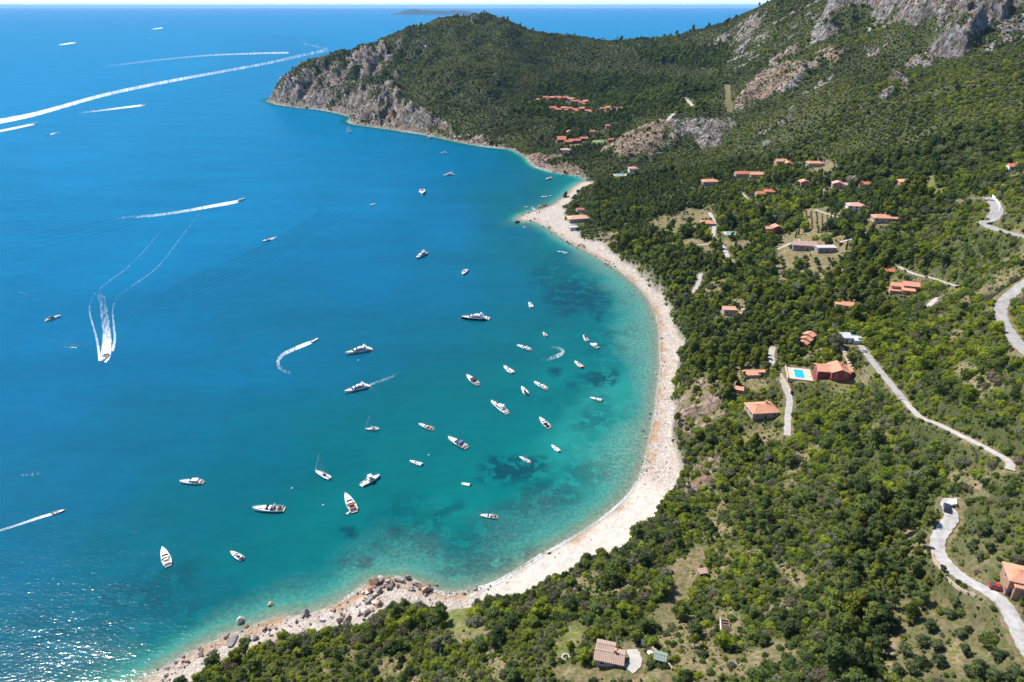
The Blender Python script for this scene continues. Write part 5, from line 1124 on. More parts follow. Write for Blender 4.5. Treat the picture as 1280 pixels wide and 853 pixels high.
def cruiser(e, Lh, hm, canopy=None, seat=None, arch=True, pad=True):
    B = Lh * .33; F = Lh * .10; st = hull(e, Lh, B, F, hm); deck(e, st, .4, 1, -.02, .10, GEL, 'foredeck'); deck(e, st, 0, .4, -F * .45, .12, TEAK, 'cockpit_floor')
    b = MB(); b.add(*wedge(-Lh * .12, Lh * .26, B * .66, B * .34, F * .88, F * 1.28, Lh * .16, 0)); b.obj('cabin_top', GEL, e)
    w = MB(); w.add(*wedge(-Lh * .04, Lh * .09, B * .70, B * .54, F * 1.02, F * 1.62, Lh * .08, Lh * .02, .85)); w.obj('windscreen', DARKG, e)
    for i, (x, ww) in enumerate(((-.2, .5), (-.40, .62))): s = MB(); s.box((Lh * x, 0, F * .78), (Lh * .07, B * ww, F * .6)); s.obj('seat', seat or CUSH, e)
    d = MB(); d.box((-Lh * .13, B * .15, F * 1.0), (Lh * .05, B * .3, F * .5)); d.obj('dashboard', DARKG, e)
    if canopy: c = MB(); c.add(*wedge(-Lh * .36, -Lh * .02, B * .74, B * .70, F * 1.55, F * 2.0, Lh * .05, Lh * .03, .85)); c.obj('canopy', canopy, e)
    if arch:
        a = MB()
        for s in (-1, 1): a.tube((-Lh * .26, s * B * .40, F * .9), (-Lh * .22, s * B * .33, F * 1.95), .12, n=5)
        a.tube((-Lh * .22, -B * .34, F * 1.95), (-Lh * .22, B * .34, F * 1.95), .12, n=5); a.obj('radar_arch', GEL, e)
    if pad: p = MB(); p.box((Lh * .24, 0, F * 1.2), (Lh * .16, B * .34, .12)); p.obj('sun_pad', CUSH, e)
    p = MB(); p.box((-Lh * .53, 0, F * .35), (Lh * .08, B * .7, .1)); p.obj('swim_platform', TEAK, e); rail(e, st, .6, F * .4)
def openboat(e, Lh, hm, canopy=None, seat=None):
    B = Lh * .36; F = Lh * .11; st = hull(e, Lh, B, F, hm); deck(e, st, .6, 1, -.02, .06, GEL, 'foredeck', .06); deck(e, st, 0, .6, -F * .5, .08, GELG, 'cockpit_floor', .06)
    c = MB(); c.box((Lh * .02, 0, F * .95), (Lh * .11, B * .34, F * .95), 0, .8); c.obj('console', GEL, e); w = MB(); w.add(*wedge(Lh * .03, Lh * .08, B * .34, B * .3, F * 1.42, F * 1.85, Lh * .03, Lh * .02)); w.obj('windscreen', DARKG, e)
    for x in (-.16, -.38): s = MB(); s.box((Lh * x, 0, F * .72), (Lh * .08, B * (.42 if x > -.3 else .74), F * .5)); s.obj('seat', seat or CUSH, e)
    if canopy:
        k = MB(); k.box((-Lh * .08, 0, F * 2.5), (Lh * .3, B * .8, .08)); ko = k.obj('bimini_top', canopy, e); l = MB()
        for s in (-1, 1):
            for x in (-.2, .05): l.tube((Lh * x, s * B * .38, F * .8), (Lh * x, s * B * .38, F * 2.5), .03, n=4)
        l.obj('bimini_frame', ALU, ko)
    outboard(e, Lh, F)
def fisher(e, Lh, hm):
    B = Lh * .33; F = Lh * .115; st = hull(e, Lh, B, F, hm); deck(e, st, .4, 1, -.02, .08, GEL, 'foredeck'); deck(e, st, 0, .4, -F * .4, .1, GELG, 'cockpit_floor')
    b = MB(); b.add(*wedge(-Lh * .1, Lh * .16, B * .70, B * .52, F * .85, F * 1.75, Lh * .06, 0, .86)); b.obj('wheelhouse', GEL, e); w = MB(); w.add(*wedge(-Lh * .08, Lh * .165, B * .72, B * .54, F * 1.2, F * 1.55, Lh * .03, 0, .93)); w.obj('window', DARKG, e)
    t = MB(); t.box((-Lh * .02, 0, F * 1.8), (Lh * .27, B * .72, .14)); t.obj('hardtop', GEL, e); f = MB(); f.add(*wedge(-Lh * .12, Lh * .06, B * .55, B * .45, F * 1.86, F * 2.2, .2, 0)); f.obj('flybridge', GEL, e)
    k = MB(); k.box((-Lh * .03, 0, F * 3.0), (Lh * .2, B * .6, .1)); ko = k.obj('bimini_top', SAILC, e); l = MB()
    for s in (-1, 1):
        for x in (-.11, .05): l.tube((Lh * x, s * B * .26, F * 2.0), (Lh * x, s * B * .27, F * 3.0), .04, n=4)
    l.obj('bimini_frame', ALU, ko); s = MB(); s.box((-Lh * .34, 0, F * .8), (Lh * .07, B * .7, F * .5)); s.obj('seat', CUSH, e); rail(e, st, .5, F * .5); p = MB(); p.box((-Lh * .53, 0, F * .35), (Lh * .07, B * .7, .1)); p.obj('swim_platform', GELG, e)
def sailboat(e, Lh, hm, sails=False):
    B = Lh * .29; F = Lh * .095; st = hull(e, Lh, B, F, hm); deck(e, st, 0, 1, -.02, .06, GEL, 'deck')
    c = MB(); c.add(*wedge(-Lh * .12, Lh * .2, B * .55, B * .34, F * .85, F * 1.3, Lh * .06, .1)); c.obj('coachroof', GEL, e)
    for s in (-1, 1): w = MB(); w.box((Lh * .02, s * B * .245, F * 1.12), (Lh * .18, .06, F * .14)); w.obj('window', DARKG, e)
    k = MB(); k.box((-Lh * .3, 0, F * .86), (Lh * .28, B * .42, .16)); k.obj('cockpit', TEAK, e); h = MB(); h.box((-Lh * .13, 0, F * 1.5), (Lh * .12, B * .5, .3), 0, .8); h.obj('sprayhood', CANV, e)
    mh = Lh * 1.25; m = MB(); m.tube((Lh * .08, 0, F), (Lh * .08, 0, mh), .13, .09); mo = m.obj('mast', ALU, e); s = MB()
    for z in (.45, .75): s.tube((Lh * .08, -B * .3, mh * z), (Lh * .08, B * .3, mh * z), .04, n=4)
    s.obj('spreader', ALU, mo); b = MB(); b.tube((Lh * .06, 0, F * 2.3), (-Lh * .36, 0, F * 2.2), .1); bo = b.obj('boom', ALU, e); q = MB(); q.tube((Lh * .03, 0, F * 2.55), (-Lh * .34, 0, F * 2.45), .2, .15, 8); q.obj('furled_sail', SAILC, bo)
    r = MB(); r.tube((Lh * .48, 0, F * 1.2), (Lh * .09, 0, mh * .97), .11, .05, 5); r.obj('furled_jib', SAILC, e); y = MB(); y.tube((-Lh * .48, 0, F), (Lh * .07, 0, mh * .99), .03, n=4)
    for g in (-1, 1): y.tube((Lh * .05, g * B * .46, F), (Lh * .08, 0, mh * .96), .03, n=4)
    y.obj('rigging', ALU, e); rail(e, st, 0, F * .5)
    if sails:
        ms = MB(); ms.add([(Lh * .04, 0, F * 2.6), (-Lh * .36, .3, F * 2.5), (Lh * .06, 0, mh * .95), (Lh * .04, .05, F * 2.6), (-Lh * .36, .35, F * 2.5), (Lh * .06, .05, mh * .95)], [(0, 1, 2), (5, 4, 3), (0, 3, 4, 1), (1, 4, 5, 2), (2, 5, 3, 0)]); ms.obj('mainsail', SAILC, e)
        ms = MB(); ms.add([(Lh * .46, 0, F * 1.5), (Lh * .1, .5, F * 1.8), (Lh * .1, 0, mh * .85), (Lh * .46, .05, F * 1.5), (Lh * .1, .55, F * 1.8), (Lh * .1, .05, mh * .85)], [(0, 1, 2), (5, 4, 3), (0, 3, 4, 1), (1, 4, 5, 2), (2, 5, 3, 0)]); ms.obj('jib', SAILC, e)
def dinghy(e, Lh, hm):
    B = Lh * .42; r = Lh * .065; b = MB()
    pts = [(-Lh / 2, -B / 2 + r), (Lh * .2, -B / 2 + r), (Lh * .42, -B * .2), (Lh / 2 - r, 0), (Lh * .42, B * .2), (Lh * .2, B / 2 - r), (-Lh / 2, B / 2 - r)]
    for i in range(6): b.tube((*pts[i], r * 1.3 + (.1 if 1 <= i <= 4 else 0)), (*pts[i + 1], r * 1.3 + (.1 if 1 <= i <= 3 else 0)), r, n=8)
    b.obj('tube', hm, e); f = MB(); f.box((-Lh * .08, 0, r * .8), (Lh * .8, B * .62, .08)); f.obj('floor', GELG, e); s = MB(); s.box((-Lh * .12, 0, r * 2.1), (Lh * .1, B * .7, .08)); s.obj('bench', CUSH, e); t = MB(); t.box((-Lh * .44, 0, r * 1.6), (.1, B * .6, r * 2)); t.obj('transom', GELG, e); outboard(e, Lh, r * 2.6)
KIND = {'yacht': yacht, 'cruiser': cruiser, 'open': openboat, 'fisher': fisher, 'sail': sailboat, 'dinghy': dinghy}
NAME = {'yacht': 'motor_yacht', 'cruiser': 'motor_cruiser', 'open': 'motorboat', 'fisher': 'fishing_cruiser', 'sail': 'sailing_boat', 'dinghy': 'dinghy'}
BOATS = [  # kind, bow pixel, stern pixel, hull material, options, label
 ('yacht',(577,398.6),(609,399.6),NAVY,{},'large dark hulled motor yacht anchored alone in the middle of the bay'),
 ('dinghy',(612,397.6),(608.4,401),RUB,{},'small white tender tied to the stern of the dark hulled yacht'),
 ('yacht',(432,443.6),(463,437.2),GEL,{'st_':REDB},'large white yacht with a red stripe, farther of the two white yachts'),
 ('yacht',(431,491.6),(460.4,483.4),GEL,{},'large white yacht with a faint wake trailing from its stern'),
 ('sail',(456.7,537.6),(473.5,537),GEL,{},'bare masted sailing boat between the white yacht and the shore'),
 ('sail',(394.5,590.4),(412.3,599.4),GEL,{},'bare masted sailing boat with its bow towards the open sea, nearer the rocks'),
 ('fisher',(474.7,596),(452.4,607.5),GEL,{},'white fishing cruiser with a tall flybridge and bow to the beach'),
 ('cruiser',(432,619.5),(442.9,640),GEL,{'seat':BRN},'white cruiser with brown cockpit and a tender at its stern'),
 ('dinghy',(437.6,640.4),(432.4,643.6),GEL,{},'tiny white tender behind the white cruiser with brown cockpit'),
 ('cruiser',(316.6,637.6),(353.6,637.8),GEL,{'seat':CANVB},'longest white open cruiser, broadside near the lower rocks'),
 ('cruiser',(225.2,603.6),(252.8,604),GEL,{'canopy':SAILC},'white cruiser with a pale hardtop lying broadside off the lower bay'),
 ('cruiser',(203.8,687.4),(210.4,707.6),GEL,{'arch':False},'broad white cruiser pointing out to sea nearest the sparkling water'),
 ('open',(288.8,691.2),(303.3,700.2),GEL,{'seat':CANVB},'small white motorboat with dark seats near the lone shore rocks'),
 ('open',(81,638.6),(65.6,642.8),ORANGE,{'seat':BRN},'red and white motorboat speeding along the lower edge of the bay'),
 ('cruiser',(523.6,531.4),(540.7,537.6),GEL,{'seat':BRN,'arch':False},'white motorboat with orange brown seats in the middle of the anchorage'),
 ('cruiser',(560.3,548.6),(582,560.4),GEL,{'canopy':CANV},'white cruiser with a dark blue canopy beside the seagrass patch'),
 ('dinghy',(584.4,562.2),(580.8,560.6),CANV,{},'tiny blue tender behind the blue canopied cruiser'),
 ('open',(512.3,577.4),(527.6,582),GEL,{'seat':GEL},'plain white open boat with upright engine left of the seagrass'),
 ('dinghy',(577,605.4),(587.6,607.2),GEL,{},'small plain white rowing tender beside the dark seagrass patch'),
 ('cruiser',(583.3,470.6),(596.6,481.6),GEL,{'canopy':CANVB,'arch':False},'white cruiser with a black covered cockpit below the dark hulled yacht'),
 ('yacht',(613.9,503.4),(633,517),GEL,{},'medium white yacht in the centre of the anchorage'),
 ('open',(629.7,459.2),(641,467.6),GEL,{},'small white motorboat between the black cockpit cruiser and the foam swirl'),
 ('cruiser',(646.3,432.8),(662.6,438.2),GEL,{'pad':False},'white motorboat with its bow seaward just above the foam swirl'),
 ('open',(737.8,430.6),(747.8,436.2),GEL,{'canopy':SAILC},'white boat with a pale bimini close to the upper beach'),
 ('open',(729,420.6),(734.5,427.2),GEL,{'canopy':CANVB},'little boat with a black bimini close to the upper beach'),
 ('open',(718.2,453),(727.8,460.4),ORANGE,{},'orange boat moored beside the dark weed off the beach'),
 ('cruiser',(667.6,478.8),(682.6,487.2),GEL,{},'small white cruiser with radar arch below the foam swirl'),
 ('open',(652,485),(658.8,494.2),GEL,{'seat':CANVB},'tiny white motorboat next to the small radar arched cruiser'),
 ('open',(737.3,498.2),(752.4,501.4),GEL,{'seat':GEL},'plain white boat lying broadside over the pale sand near the beach'),
 ('cruiser',(674.4,523.6),(685.9,535.4),GEL,{'arch':False,'seat':CANVB},'white cruiser with dark cockpit nearest the stony middle of the beach'),
 ('open',(689.4,557.6),(699,565.4),GEL,{},'small white boat between the seagrass patch and the beach'),
 ('cruiser',(649.3,572),(662,578.8),GEL,{'arch':False},'white boat floating over the edge of the big seagrass patch'),
 ('cruiser',(600,645.6),(621,647.2),GEL,{'seat':CANVB},'white cruiser lying broadside nearest the curve of the white beach'),
 ('open',(661.3,379.4),(664.6,385.2),GEL,{},'little white boat alone over the dark blue water off the upper beach'),
 ('open',(678.9,416.4),(682.6,421.4),GEL,{'seat':BRN},'little white boat with brown seats between the dark yacht and the beach'),
 ('open',(696.7,315.2),(705.2,315.8),GEL,{},'small boat moving close along the stony shore below the spit'),
 ('cruiser',(682,225.4),(689.7,223),GEL,{},'white cruiser moored in the far cove behind the spit'),
 ('open',(654.5,259.4),(659.8,259.2),GEL,{},'tiny white boat off the tip of the rocky spit'),
 ('open',(653,284.4),(658,284.8),GEL,{},'tiny white boat just below the rocky spit'),
 ('open',(676,247),(684,246.4),RUB,{},'grey white boat moored above the rocky spit'),
 ('dinghy',(686,245.6),(689.5,245.2),RUB,{},'small grey tender beside the boat above the rocky spit'),
 ('open',(667,261.6),(668.6,264),GEL,{},'tiny boat pulled up close to the rocks of the spit'),
 ('yacht',(554,220.4),(567,218.8),GEL,{},'white yacht anchored under the headland, seaward of the far cove'),
 ('open',(528,244),(527.4,238.6),GEL,{},'little white boat seen end on under the headland'),
 ('open',(462,257.6),(469.2,255.6),GEL,{},'small white boat drifting alone below the headland'),
 ('open',(328.3,302.6),(338,299.6),GEL,{'canopy':CANVB},'white motorboat with a short wake out in the open bay'),
 ('yacht',(520.6,324),(532.7,317.2),GEL,{},'white flybridge yacht pointing at the camera in deep blue water'),
 ('open',(578.3,344.6),(582.8,338.4),GEL,{},'small white boat between the flybridge yacht and the dark hulled yacht'),
 ('open',(397.7,424),(389,428.6),GEL,{},'white speedboat at the head of the curved wake'),
 ('cruiser',(76.6,395.6),(57.7,401.4),GEL,{'canopy':CANVB},'white cruiser far out beside the edge of the open bay'),
 ('cruiser',(306,249),(297,251.8),GEL,{'arch':False},'white speedboat at the head of the long straight wake'),
 ('cruiser',(127,453),(134,443.4),GEL,{'seat':BRN},'white speedboat racing towards the camera in a broad foaming wake'),
 ('sail',(433,165.6),(440,165),GEL,{'sails':True},'small boat under white sail below the headland cliff'),
 ('yacht',(550.5,192.4),(558.5,191.6),GEL,{},'white yacht anchored close under the headland rocks'),
 ('open',(57,169),(62.5,168.2),NAVY,{},'dark boat far out with a thin wake behind it'),
 ('cruiser',(182,131.4),(176,132.4),GEL,{},'tiny white speedboat far out ahead of a thin straight wake'),
 ('cruiser',(46,154.4),(40,155.8),GEL,{},'tiny white speedboat beneath the great broad wake'),
 ('sail',(180.5,98.4),(184,98.2),GEL,{'sails':True},'tiny sailing boat far out above the great broad wake'),
 ('yacht',(185.6,50),(191.4,49.6),GEL,{},'distant white yacht near the horizon'),
 ('cruiser',(95.5,53.2),(89,54.4),GEL,{},'distant speedboat on a short white streak below the horizon'),
 ('cruiser',(205,34.8),(200,35.6),GEL,{},'most distant speedboat on a faint streak below the horizon'),
 ('sail',(812,33.6),(815,33.6),GEL,{'sails':True},'lone distant sail on the sea beyond the saddle'),
]
for kd, bow, stn, hm, op, lb in BOATS:
    a = sea_at(*bow); b_ = sea_at(*stn); c = (a + b_) / 2; Lh = float(np.hypot(*(a - b_)[:2]))
    if c[1] > 1500: Lh = min(Lh, 30.0)
    hd = math.atan2(a[1] - b_[1], a[0] - b_[0])
    if Lh > 26 and kd != 'sail': Lh = 26.0
    e = empty(NAME[kd], (c[0], c[1], 0.0), hd); tag(e, lb, {'yacht': 'yacht', 'sail': 'sailing boat', 'dinghy': 'dinghy'}.get(kd, 'boat'))
    KIND[kd](e, Lh, hm, **op)
    e.rotation_euler = (R(random.uniform(-1.5, 1.5)), 0, hd)
BUOYM = plain('buoy_white', (.8, .8, .75), .4)
for q, lb in (((536,569.5),'white mooring buoy beside the plain white open boat'),((448,451),'white mooring buoy below the red striped yacht'),((365,611),'white mooring buoy beyond the long cruiser'),((404,632),'white mooring buoy between the two cruisers near the rocks')):
    p = sea_at(*q); e = empty('mooring_buoy', p); tag(e, lb, 'buoy'); b = MB()
    for z0, z1, r0, r1 in ((-.3, .1, .2, .45), (.1, .4, .45, .38), (.4, .55, .38, .1)): b.tube((0, 0, z0), (0, 0, z1), r0, r1, 8)
    b.obj('float', BUOYM, e); b = MB(); b.tube((0, 0, .5), (0, 0, .8), .05); b.obj('ring', ALU, e)
# ================================================================== FOAM ON THE WATER
def foam_material():
    m, t, b = mat('sea_foam')
    t.nodes.remove(b); out = t.nodes['Material Output']
    g = N(t, 'ShaderNodeNewGeometry'); dn = N(t, 'ShaderNodeAttribute', attribute_name='foam').outputs['Fac']; sc_ = N(t, 'ShaderNodeAttribute', attribute_name='grain').outputs['Fac']
    sv_ = N(t, 'ShaderNodeVectorMath', operation='SCALE'); L(t, g.outputs['Position'], sv_.inputs[0]); L(t, sc_, sv_.inputs['Scale'])
    n1 = noise(t, 1.0, 6, .7, sv_.outputs[0])
    a = mth(t, 'MULTIPLY', mth(t, 'ADD', mth(t, 'SUBTRACT', n1.outputs[0], .93), dn), 1.9, True); a = mth(t, 'MULTIPLY', a, mth(t, 'MINIMUM', mth(t, 'MULTIPLY', dn, 1.6), 1.0))
    d = N(t, 'ShaderNodeBsdfDiffuse'); d.inputs[0].default_value = (.78, .84, .86, 1); tr = N(t, 'ShaderNodeBsdfTransparent'); ms = N(t, 'ShaderNodeMixShader')
    L(t, a, ms.inputs[0]); L(t, tr.outputs[0], ms.inputs[1]); L(t, d.outputs[0], ms.inputs[2]); L(t, ms.outputs[0], out.inputs[0]); return m
FOAM = foam_material()
foam_n = 0
def wake(path, name='wake_foam', z=0.02, edge=False):
    """path of (px, py, width px, density); a strip of foam lying on the water"""
    global foam_n
    foam_n += 1; z += foam_n * .004
    ln = smooth_line([(q[0], q[1], q[2], q[3]) for q in path], 10); d = np.gradient(ln[:, :2], axis=0); d /= np.linalg.norm(d, axis=1)[:, None] + 1e-9; v = []; fo = []; gr = []
    K = (-1, -.55, 0, .55, 1)
    for i in range(len(ln)):
        for k in K:
            p = sea_at(ln[i, 0] - d[i, 1] * ln[i, 2] * k, ln[i, 1] + d[i, 0] * ln[i, 2] * k, z); v.append(p); dd = math.hypot(p[1], 200)
            fo.append(max(0, ln[i, 3]) * (0.0 if abs(k) == 1 else (1.0 if abs(k) < .6 and k else (1.0 if not edge else .75))) * (0.15 if i in (0, len(ln) - 1) else 1)); gr.append(330.0 / dd * (.9 if ln[i, 2] > 2.6 else 1.7))
    n = len(K); f = [(n * i + k, n * i + k + 1, n * i + k + 1 + n, n * i + k + n) for i in range(len(ln) - 1) for k in range(n - 1)]
    o = link_mesh(name, mesh_np(name, v, f, [FOAM], False, {'foam': ('FLOAT', fo), 'grain': ('FLOAT', gr)})); tag(o, kind='stuff')
for w_ in [
 [(-12,154,4.4,.92),(30,146,4,.9),(60,138.5,3.6,.82),(130,119,3.1,.72),(200,104,2.8,.66),(270,91,2.5,.6),(330,80,2.5,.56),(375,70,2.8,.54),(412,62,3,.5)],
 [(412,62,2.4,.48),(390,57,2,.46),(365,51,1.6,.4)], [(100,87,1.2,.3),(150,81,1.5,.45),(200,75,1.6,.5),(260,69.5,1.5,.55),(320,67,1.6,.62),(364,66,1.7,.66)],
 [(66,145.5,1.2,.2),(120,139,1.5,.6),(160,134,1.6,.85),(182,131.3,1.4,1)], [(-8,165.5,1.9,.85),(20,160,1.9,.9),(45,154.6,1.5,1)], [(298,251.6,2,1.0),(285,254.4,2.8,.9),(262,258.4,2.8,.78),(225,265,2.4,.62),(190,269.6,2.4,.58),(150,272.4,2,.45),(95,277,2,.3)],
 [(129.5,453,4.5,1.2),(132,444,8,1.1),(133.5,432,8.6,.86),(133.5,418,8,.68),(132,404,7.5,.56),(130,390,7.5,.5),(127,376,7.5,.45),(126,362,7,.40)],
 [(125,452,2.6,1.0),(123,436,2.4,.72),(120,420,2.0,.6),(115,403,1.4,.62),(112,390,1.3,.55),(113,378,1.2,.46),(120,366,1.1,.42),(136,352,1.1,.48),(160,334,1,.47),(185,308,1,.44),(208,280,.9,.36)],
 [(140,440,2.8,.8),(143.5,425,2.3,.68),(142,405,2,.6),(141,388,1.3,.5),(147,371,1.1,.42),(172,353,1.1,.5),(198,333,1.1,.49),(224,300,1,.46),(247,270,1,.42),(253,262,.9,.34)],
 [(390,427.6,2.2,1.1),(380,431.4,3.2,.9),(368,436.4,3.4,.7),(354,443.4,3.4,.62),(347.6,452,3.2,.58),(351,461,3.2,.5),(362,466,3,.42),(374,467,2.6,.32)], [(460,482.6,2,.6),(470,478.4,2.2,.5),(482,474,2.4,.5),(492,470,2.6,.46),(502,463,3,.34)],
 [(66,642.4,2,1.0),(50,647,2.4,.8),(34,652.4,2.2,.7),(14,659,2,.62),(-10,666,2,.55)], [(674,450,2,.34),(686,448.6,3.2,.5),(697,445,3.8,.58),(704,439.6,3,.6),(697,434.6,2.4,.5),(688,434.6,2,.4)],
 [(73,56.4,1,.6),(82,55.2,1.2,.9),(95,53.2,1,1)], [(188,37,.9,.45),(196,36,1,.8),(204,34.8,.8,.9)], [(82,163.6,1.2,.35),(72,165.8,1.2,.5),(62,168.4,1,.8)], [(337,299.6,1.5,1),(341,298,1.6,.7),(347,296,1.6,.4)], [(704,316,1.3,.8),(709,315.6,1.6,.5),(716,314.6,1.6,.3)],
 [(176,138,1.5,.28),(195,160,1.6,.34),(207,185,1.5,.34),(215,205,1.4,.3),(217,225,1.4,.2)], [(305,122,1.4,.2),(272,136,1.5,.3),(276,165,1.5,.32),(258,190,1.4,.34),(249,208,1.4,.3),(252,222,1.2,.34),(258,235,1.2,.3)], [(212,140,1.4,.2),(232,170,1.5,.3),(245,190,1.4,.3),(249,210,1.4,.25)],
 [(5,600,2.4,.3),(30,594,3,.42),(50,592,3,.4),(66,591,2,.25)], [(22,364.4,1,.42),(30,367,1,.46),(40,369.6,1,.36)], [(0,284.6,1.2,.36),(20,284,1.2,.4),(36,281,1.2,.3)], [(478,485,1.4,.3),(470,486.4,1.6,.4),(460,485,1.5,.5)],
]: wake(w_)
# swash along the shore
sw = [(x, y) for x, y in COAST_PX if y > 270]
for seg, dn, wd_ in ((sw[3:9], .46, 2.0), (sw[9:17], .56, 3.0), (sw[16:20], .70, 3.6), (sw[19:25], .68, 2.2), (sw[24:30], .52, 2.0), (sw[29:37], .40, 2.0), (sw[36:46], .50, 1.3)):
    wake([(x - .5, y - .5, wd_, dn + .12 * math.sin(i * 2.3)) for i, (x, y) in enumerate(seg)], 'shore_foam', .06, True)
hw = [(x, y) for x, y in COAST_PX if y <= 215]
wake([(x, y + .4, .6, .5 + .22 * math.sin(i * 2.1)) for i, (x, y) in enumerate(hw)], 'shore_foam', .2, True)

# ================================================================== WASH: low waves spreading from passing boats
def wash(lines, q=.7):
    v = []; f = []; dp = []
    for path, wd_, ht in lines:
        ln = smooth_line(path, 10); d = np.gradient(ln, axis=0); d /= np.linalg.norm(d, axis=1)[:, None] + 1e-9; n0 = len(v); n = len(ln)
        for i in range(n):
            e = math.sin(math.pi * i / (n - 1)) ** .5
            for k, z in ((-1, -.04), (-.6, .25), (-.2, .9), (.1, 1.0), (.5, .35), (1, -.04)):
                p = sea_at(ln[i, 0] - d[i, 1] * wd_ * k, ln[i, 1] + d[i, 0] * wd_ * k); v.append((p[0], p[1], z * ht * e if z > 0 else z)); dp.append(q)
        f += [(n0 + 6 * i + k, n0 + 6 * i + k + 1, n0 + 6 * i + k + 7, n0 + 6 * i + k + 6) for i in range(n - 1) for k in range(5)]
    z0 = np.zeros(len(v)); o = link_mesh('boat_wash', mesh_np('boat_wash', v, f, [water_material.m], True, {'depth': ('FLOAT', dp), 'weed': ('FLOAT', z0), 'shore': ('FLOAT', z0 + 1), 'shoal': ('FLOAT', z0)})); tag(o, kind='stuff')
wash([([(150 + 3 * k, 428 - 2 * k), (176 + 2 * k, 391 - 1.5 * k), (226, 375 - 4.2 * k), (320, 334 - 4.4 * k), (395, 290 - 4.2 * k), (442 - 9 * k, 266 - 1.5 * k)], 1.3 + .3 * (k % 2), .17 - .012 * k) for k in range(6)], .66)
wash([([(-10, 322 - 6 * k), (50, 309 - 6 * k), (110, 295 - 5 * k), (190, 274 - 4 * k)], 1.6, .2 - .03 * k) for k in range(4)], .78)
wash([([(-10, 244 + 9 * k), (30, 240 + 9 * k + (k % 2) * 2), (62 + 6 * k, 247 + 8 * k)], 1.7, .26) for k in range(6)], .82)
wash([([(118 - 6 * k, 432 + k), (96 - 4 * k, 428 + 3 * k), (70 - 3 * k, 424 + 4 * k)], 1.2, .3) for k in range(3)], .66)
# ================================================================== BOULDERS
def stone_material(name, a, b_, c_):
    m, t, b = mat(name); g = N(t, 'ShaderNodeNewGeometry'); o = N(t, 'ShaderNodeObjectInfo'); n1 = noise(t, .7, 7, .68, g.outputs['Position']); n2 = noise(t, 3.2, 5, .7, g.outputs['Position'])
    f = mth(t, 'ADD', mth(t, 'MULTIPLY', n1.outputs[0], .6), mth(t, 'ADD', mth(t, 'MULTIPLY', n2.outputs[0], .4), mth(t, 'MULTIPLY', mth(t, 'SUBTRACT', o.outputs['Random'], .5), .35)))
    L(t, ramp(t, [(.25, a), (.5, b_), (.75, c_)], f).outputs[0], b.inputs['Base Color']); b.inputs['Roughness'].default_value = .92; b.inputs['Specular IOR Level'].default_value = .2
    bp = N(t, 'ShaderNodeBump'); bp.inputs['Strength'].default_value = .7; bp.inputs['Distance'].default_value = .35; L(t, n2.outputs[0], bp.inputs['Height']); L(t, bp.outputs[0], b.inputs['Normal']); return m
STONE = {'pink': stone_material('stone_pink', (.27, .19, .15), (.42, .32, .27), (.58, .48, .42)), 'grey': stone_material('stone_grey', (.17, .145, .13), (.27, .235, .215), (.42, .38, .36)), 'rust': stone_material('stone_rust', (.24, .13, .07), (.38, .24, .14), (.52, .38, .27)), 'dark': stone_material('stone_dark', (.05, .045, .042), (.10, .085, .08), (.2, .17, .155)), 'white': stone_material('stone_white', (.45, .39, .35), (.60, .54, .49), (.72, .67, .62))}
def stone_mesh(seed, m):
    g = random.Random(seed); b = bmesh.new(); bmesh.ops.create_icosphere(b, subdivisions=2, radius=1)
    cuts = [(Vector((g.gauss(0, 1), g.gauss(0, 1), g.gauss(0, .8))).normalized(), g.uniform(.30, .72)) for _ in range(8)]
    for v in b.verts:
        for n, d in cuts:
            k = v.co.dot(n)
            if k > d: v.co -= n * (k - d) * .98
        v.co *= 1 + g.uniform(-.03, .03)
    me = bpy.data.meshes.new('boulder'); b.to_mesh(me); b.free(); me.materials.append(m); return me
SM = {k: [stone_mesh(i * 7 + j, m) for j in range(4)] for i, (k, m) in enumerate(STONE.items())}
def boulder(px, py, sx, sy, sz, kind, label, group=None, sink=.25, name='boulder'):
    p = P(px, py); me = random.choice(SM[kind]); o = link_mesh(name, me); o.location = (p.x, p.y, max(p.z, -.6) + sz * (1 - 2 * sink) * .5); o.scale = (sx / 2, sy / 2, sz / 2 * 1.25); o.rotation_euler = (random.uniform(-.15, .15), random.uniform(-.15, .15), random.uniform(0, 6.28)); tag(o, label, 'boulder', group); return o
boulder(302,777,4.4,3.0,2.6,'white','pale boulder alone in the water off the lower shore'); boulder(308,783,2.6,2.2,1.0,'rust','flat rust boulder beside the pale boulder in the water'); boulder(339,756,3.2,2.4,1.3,'rust','small orange boulder alone in open water off the shore'); boulder(383,769,3.4,3.0,3.0,'grey','upright brown boulder at the waterline below the scrub')
boulder(292,803,6.5,4.6,1.6,'grey','broad flat grey slab of rock on the lower shore'); boulder(266,815,3.6,3.0,1.4,'pink','pink boulder beside the flat grey slab'); boulder(283,798,2.4,2.0,1.2,'rust','rust boulder behind the flat grey slab'); boulder(209,834,2.4,2.0,1.0,'grey','grey boulder at the lowest end of the shore')
boulder(646,278,9,6,5,'dark','dark boulder at the tip of the rocky spit'); boulder(706,246,15,9,8,'dark','big dark sea stack standing off the far cove'); boulder(680,258,11,7,5,'dark','dark outcrop on the seaward edge of the spit'); boulder(674,260,7,5,4,'grey','lower grey outcrop beside the dark one on the spit'); boulder(687,692,2.6,2.2,.8,'dark','dark weedy rock in the shallows off the white beach'); boulder(536,173.5,12,8,6,'white','pale rock in the sea at the headland foot')
boulder(804,539,2.2,1.8,.8,'dark','dark rock at the edge of the stony beach'); boulder(813,518,2.0,1.6,.7,'dark','dark rock up the stony beach from the other dark one')
_bl = {}
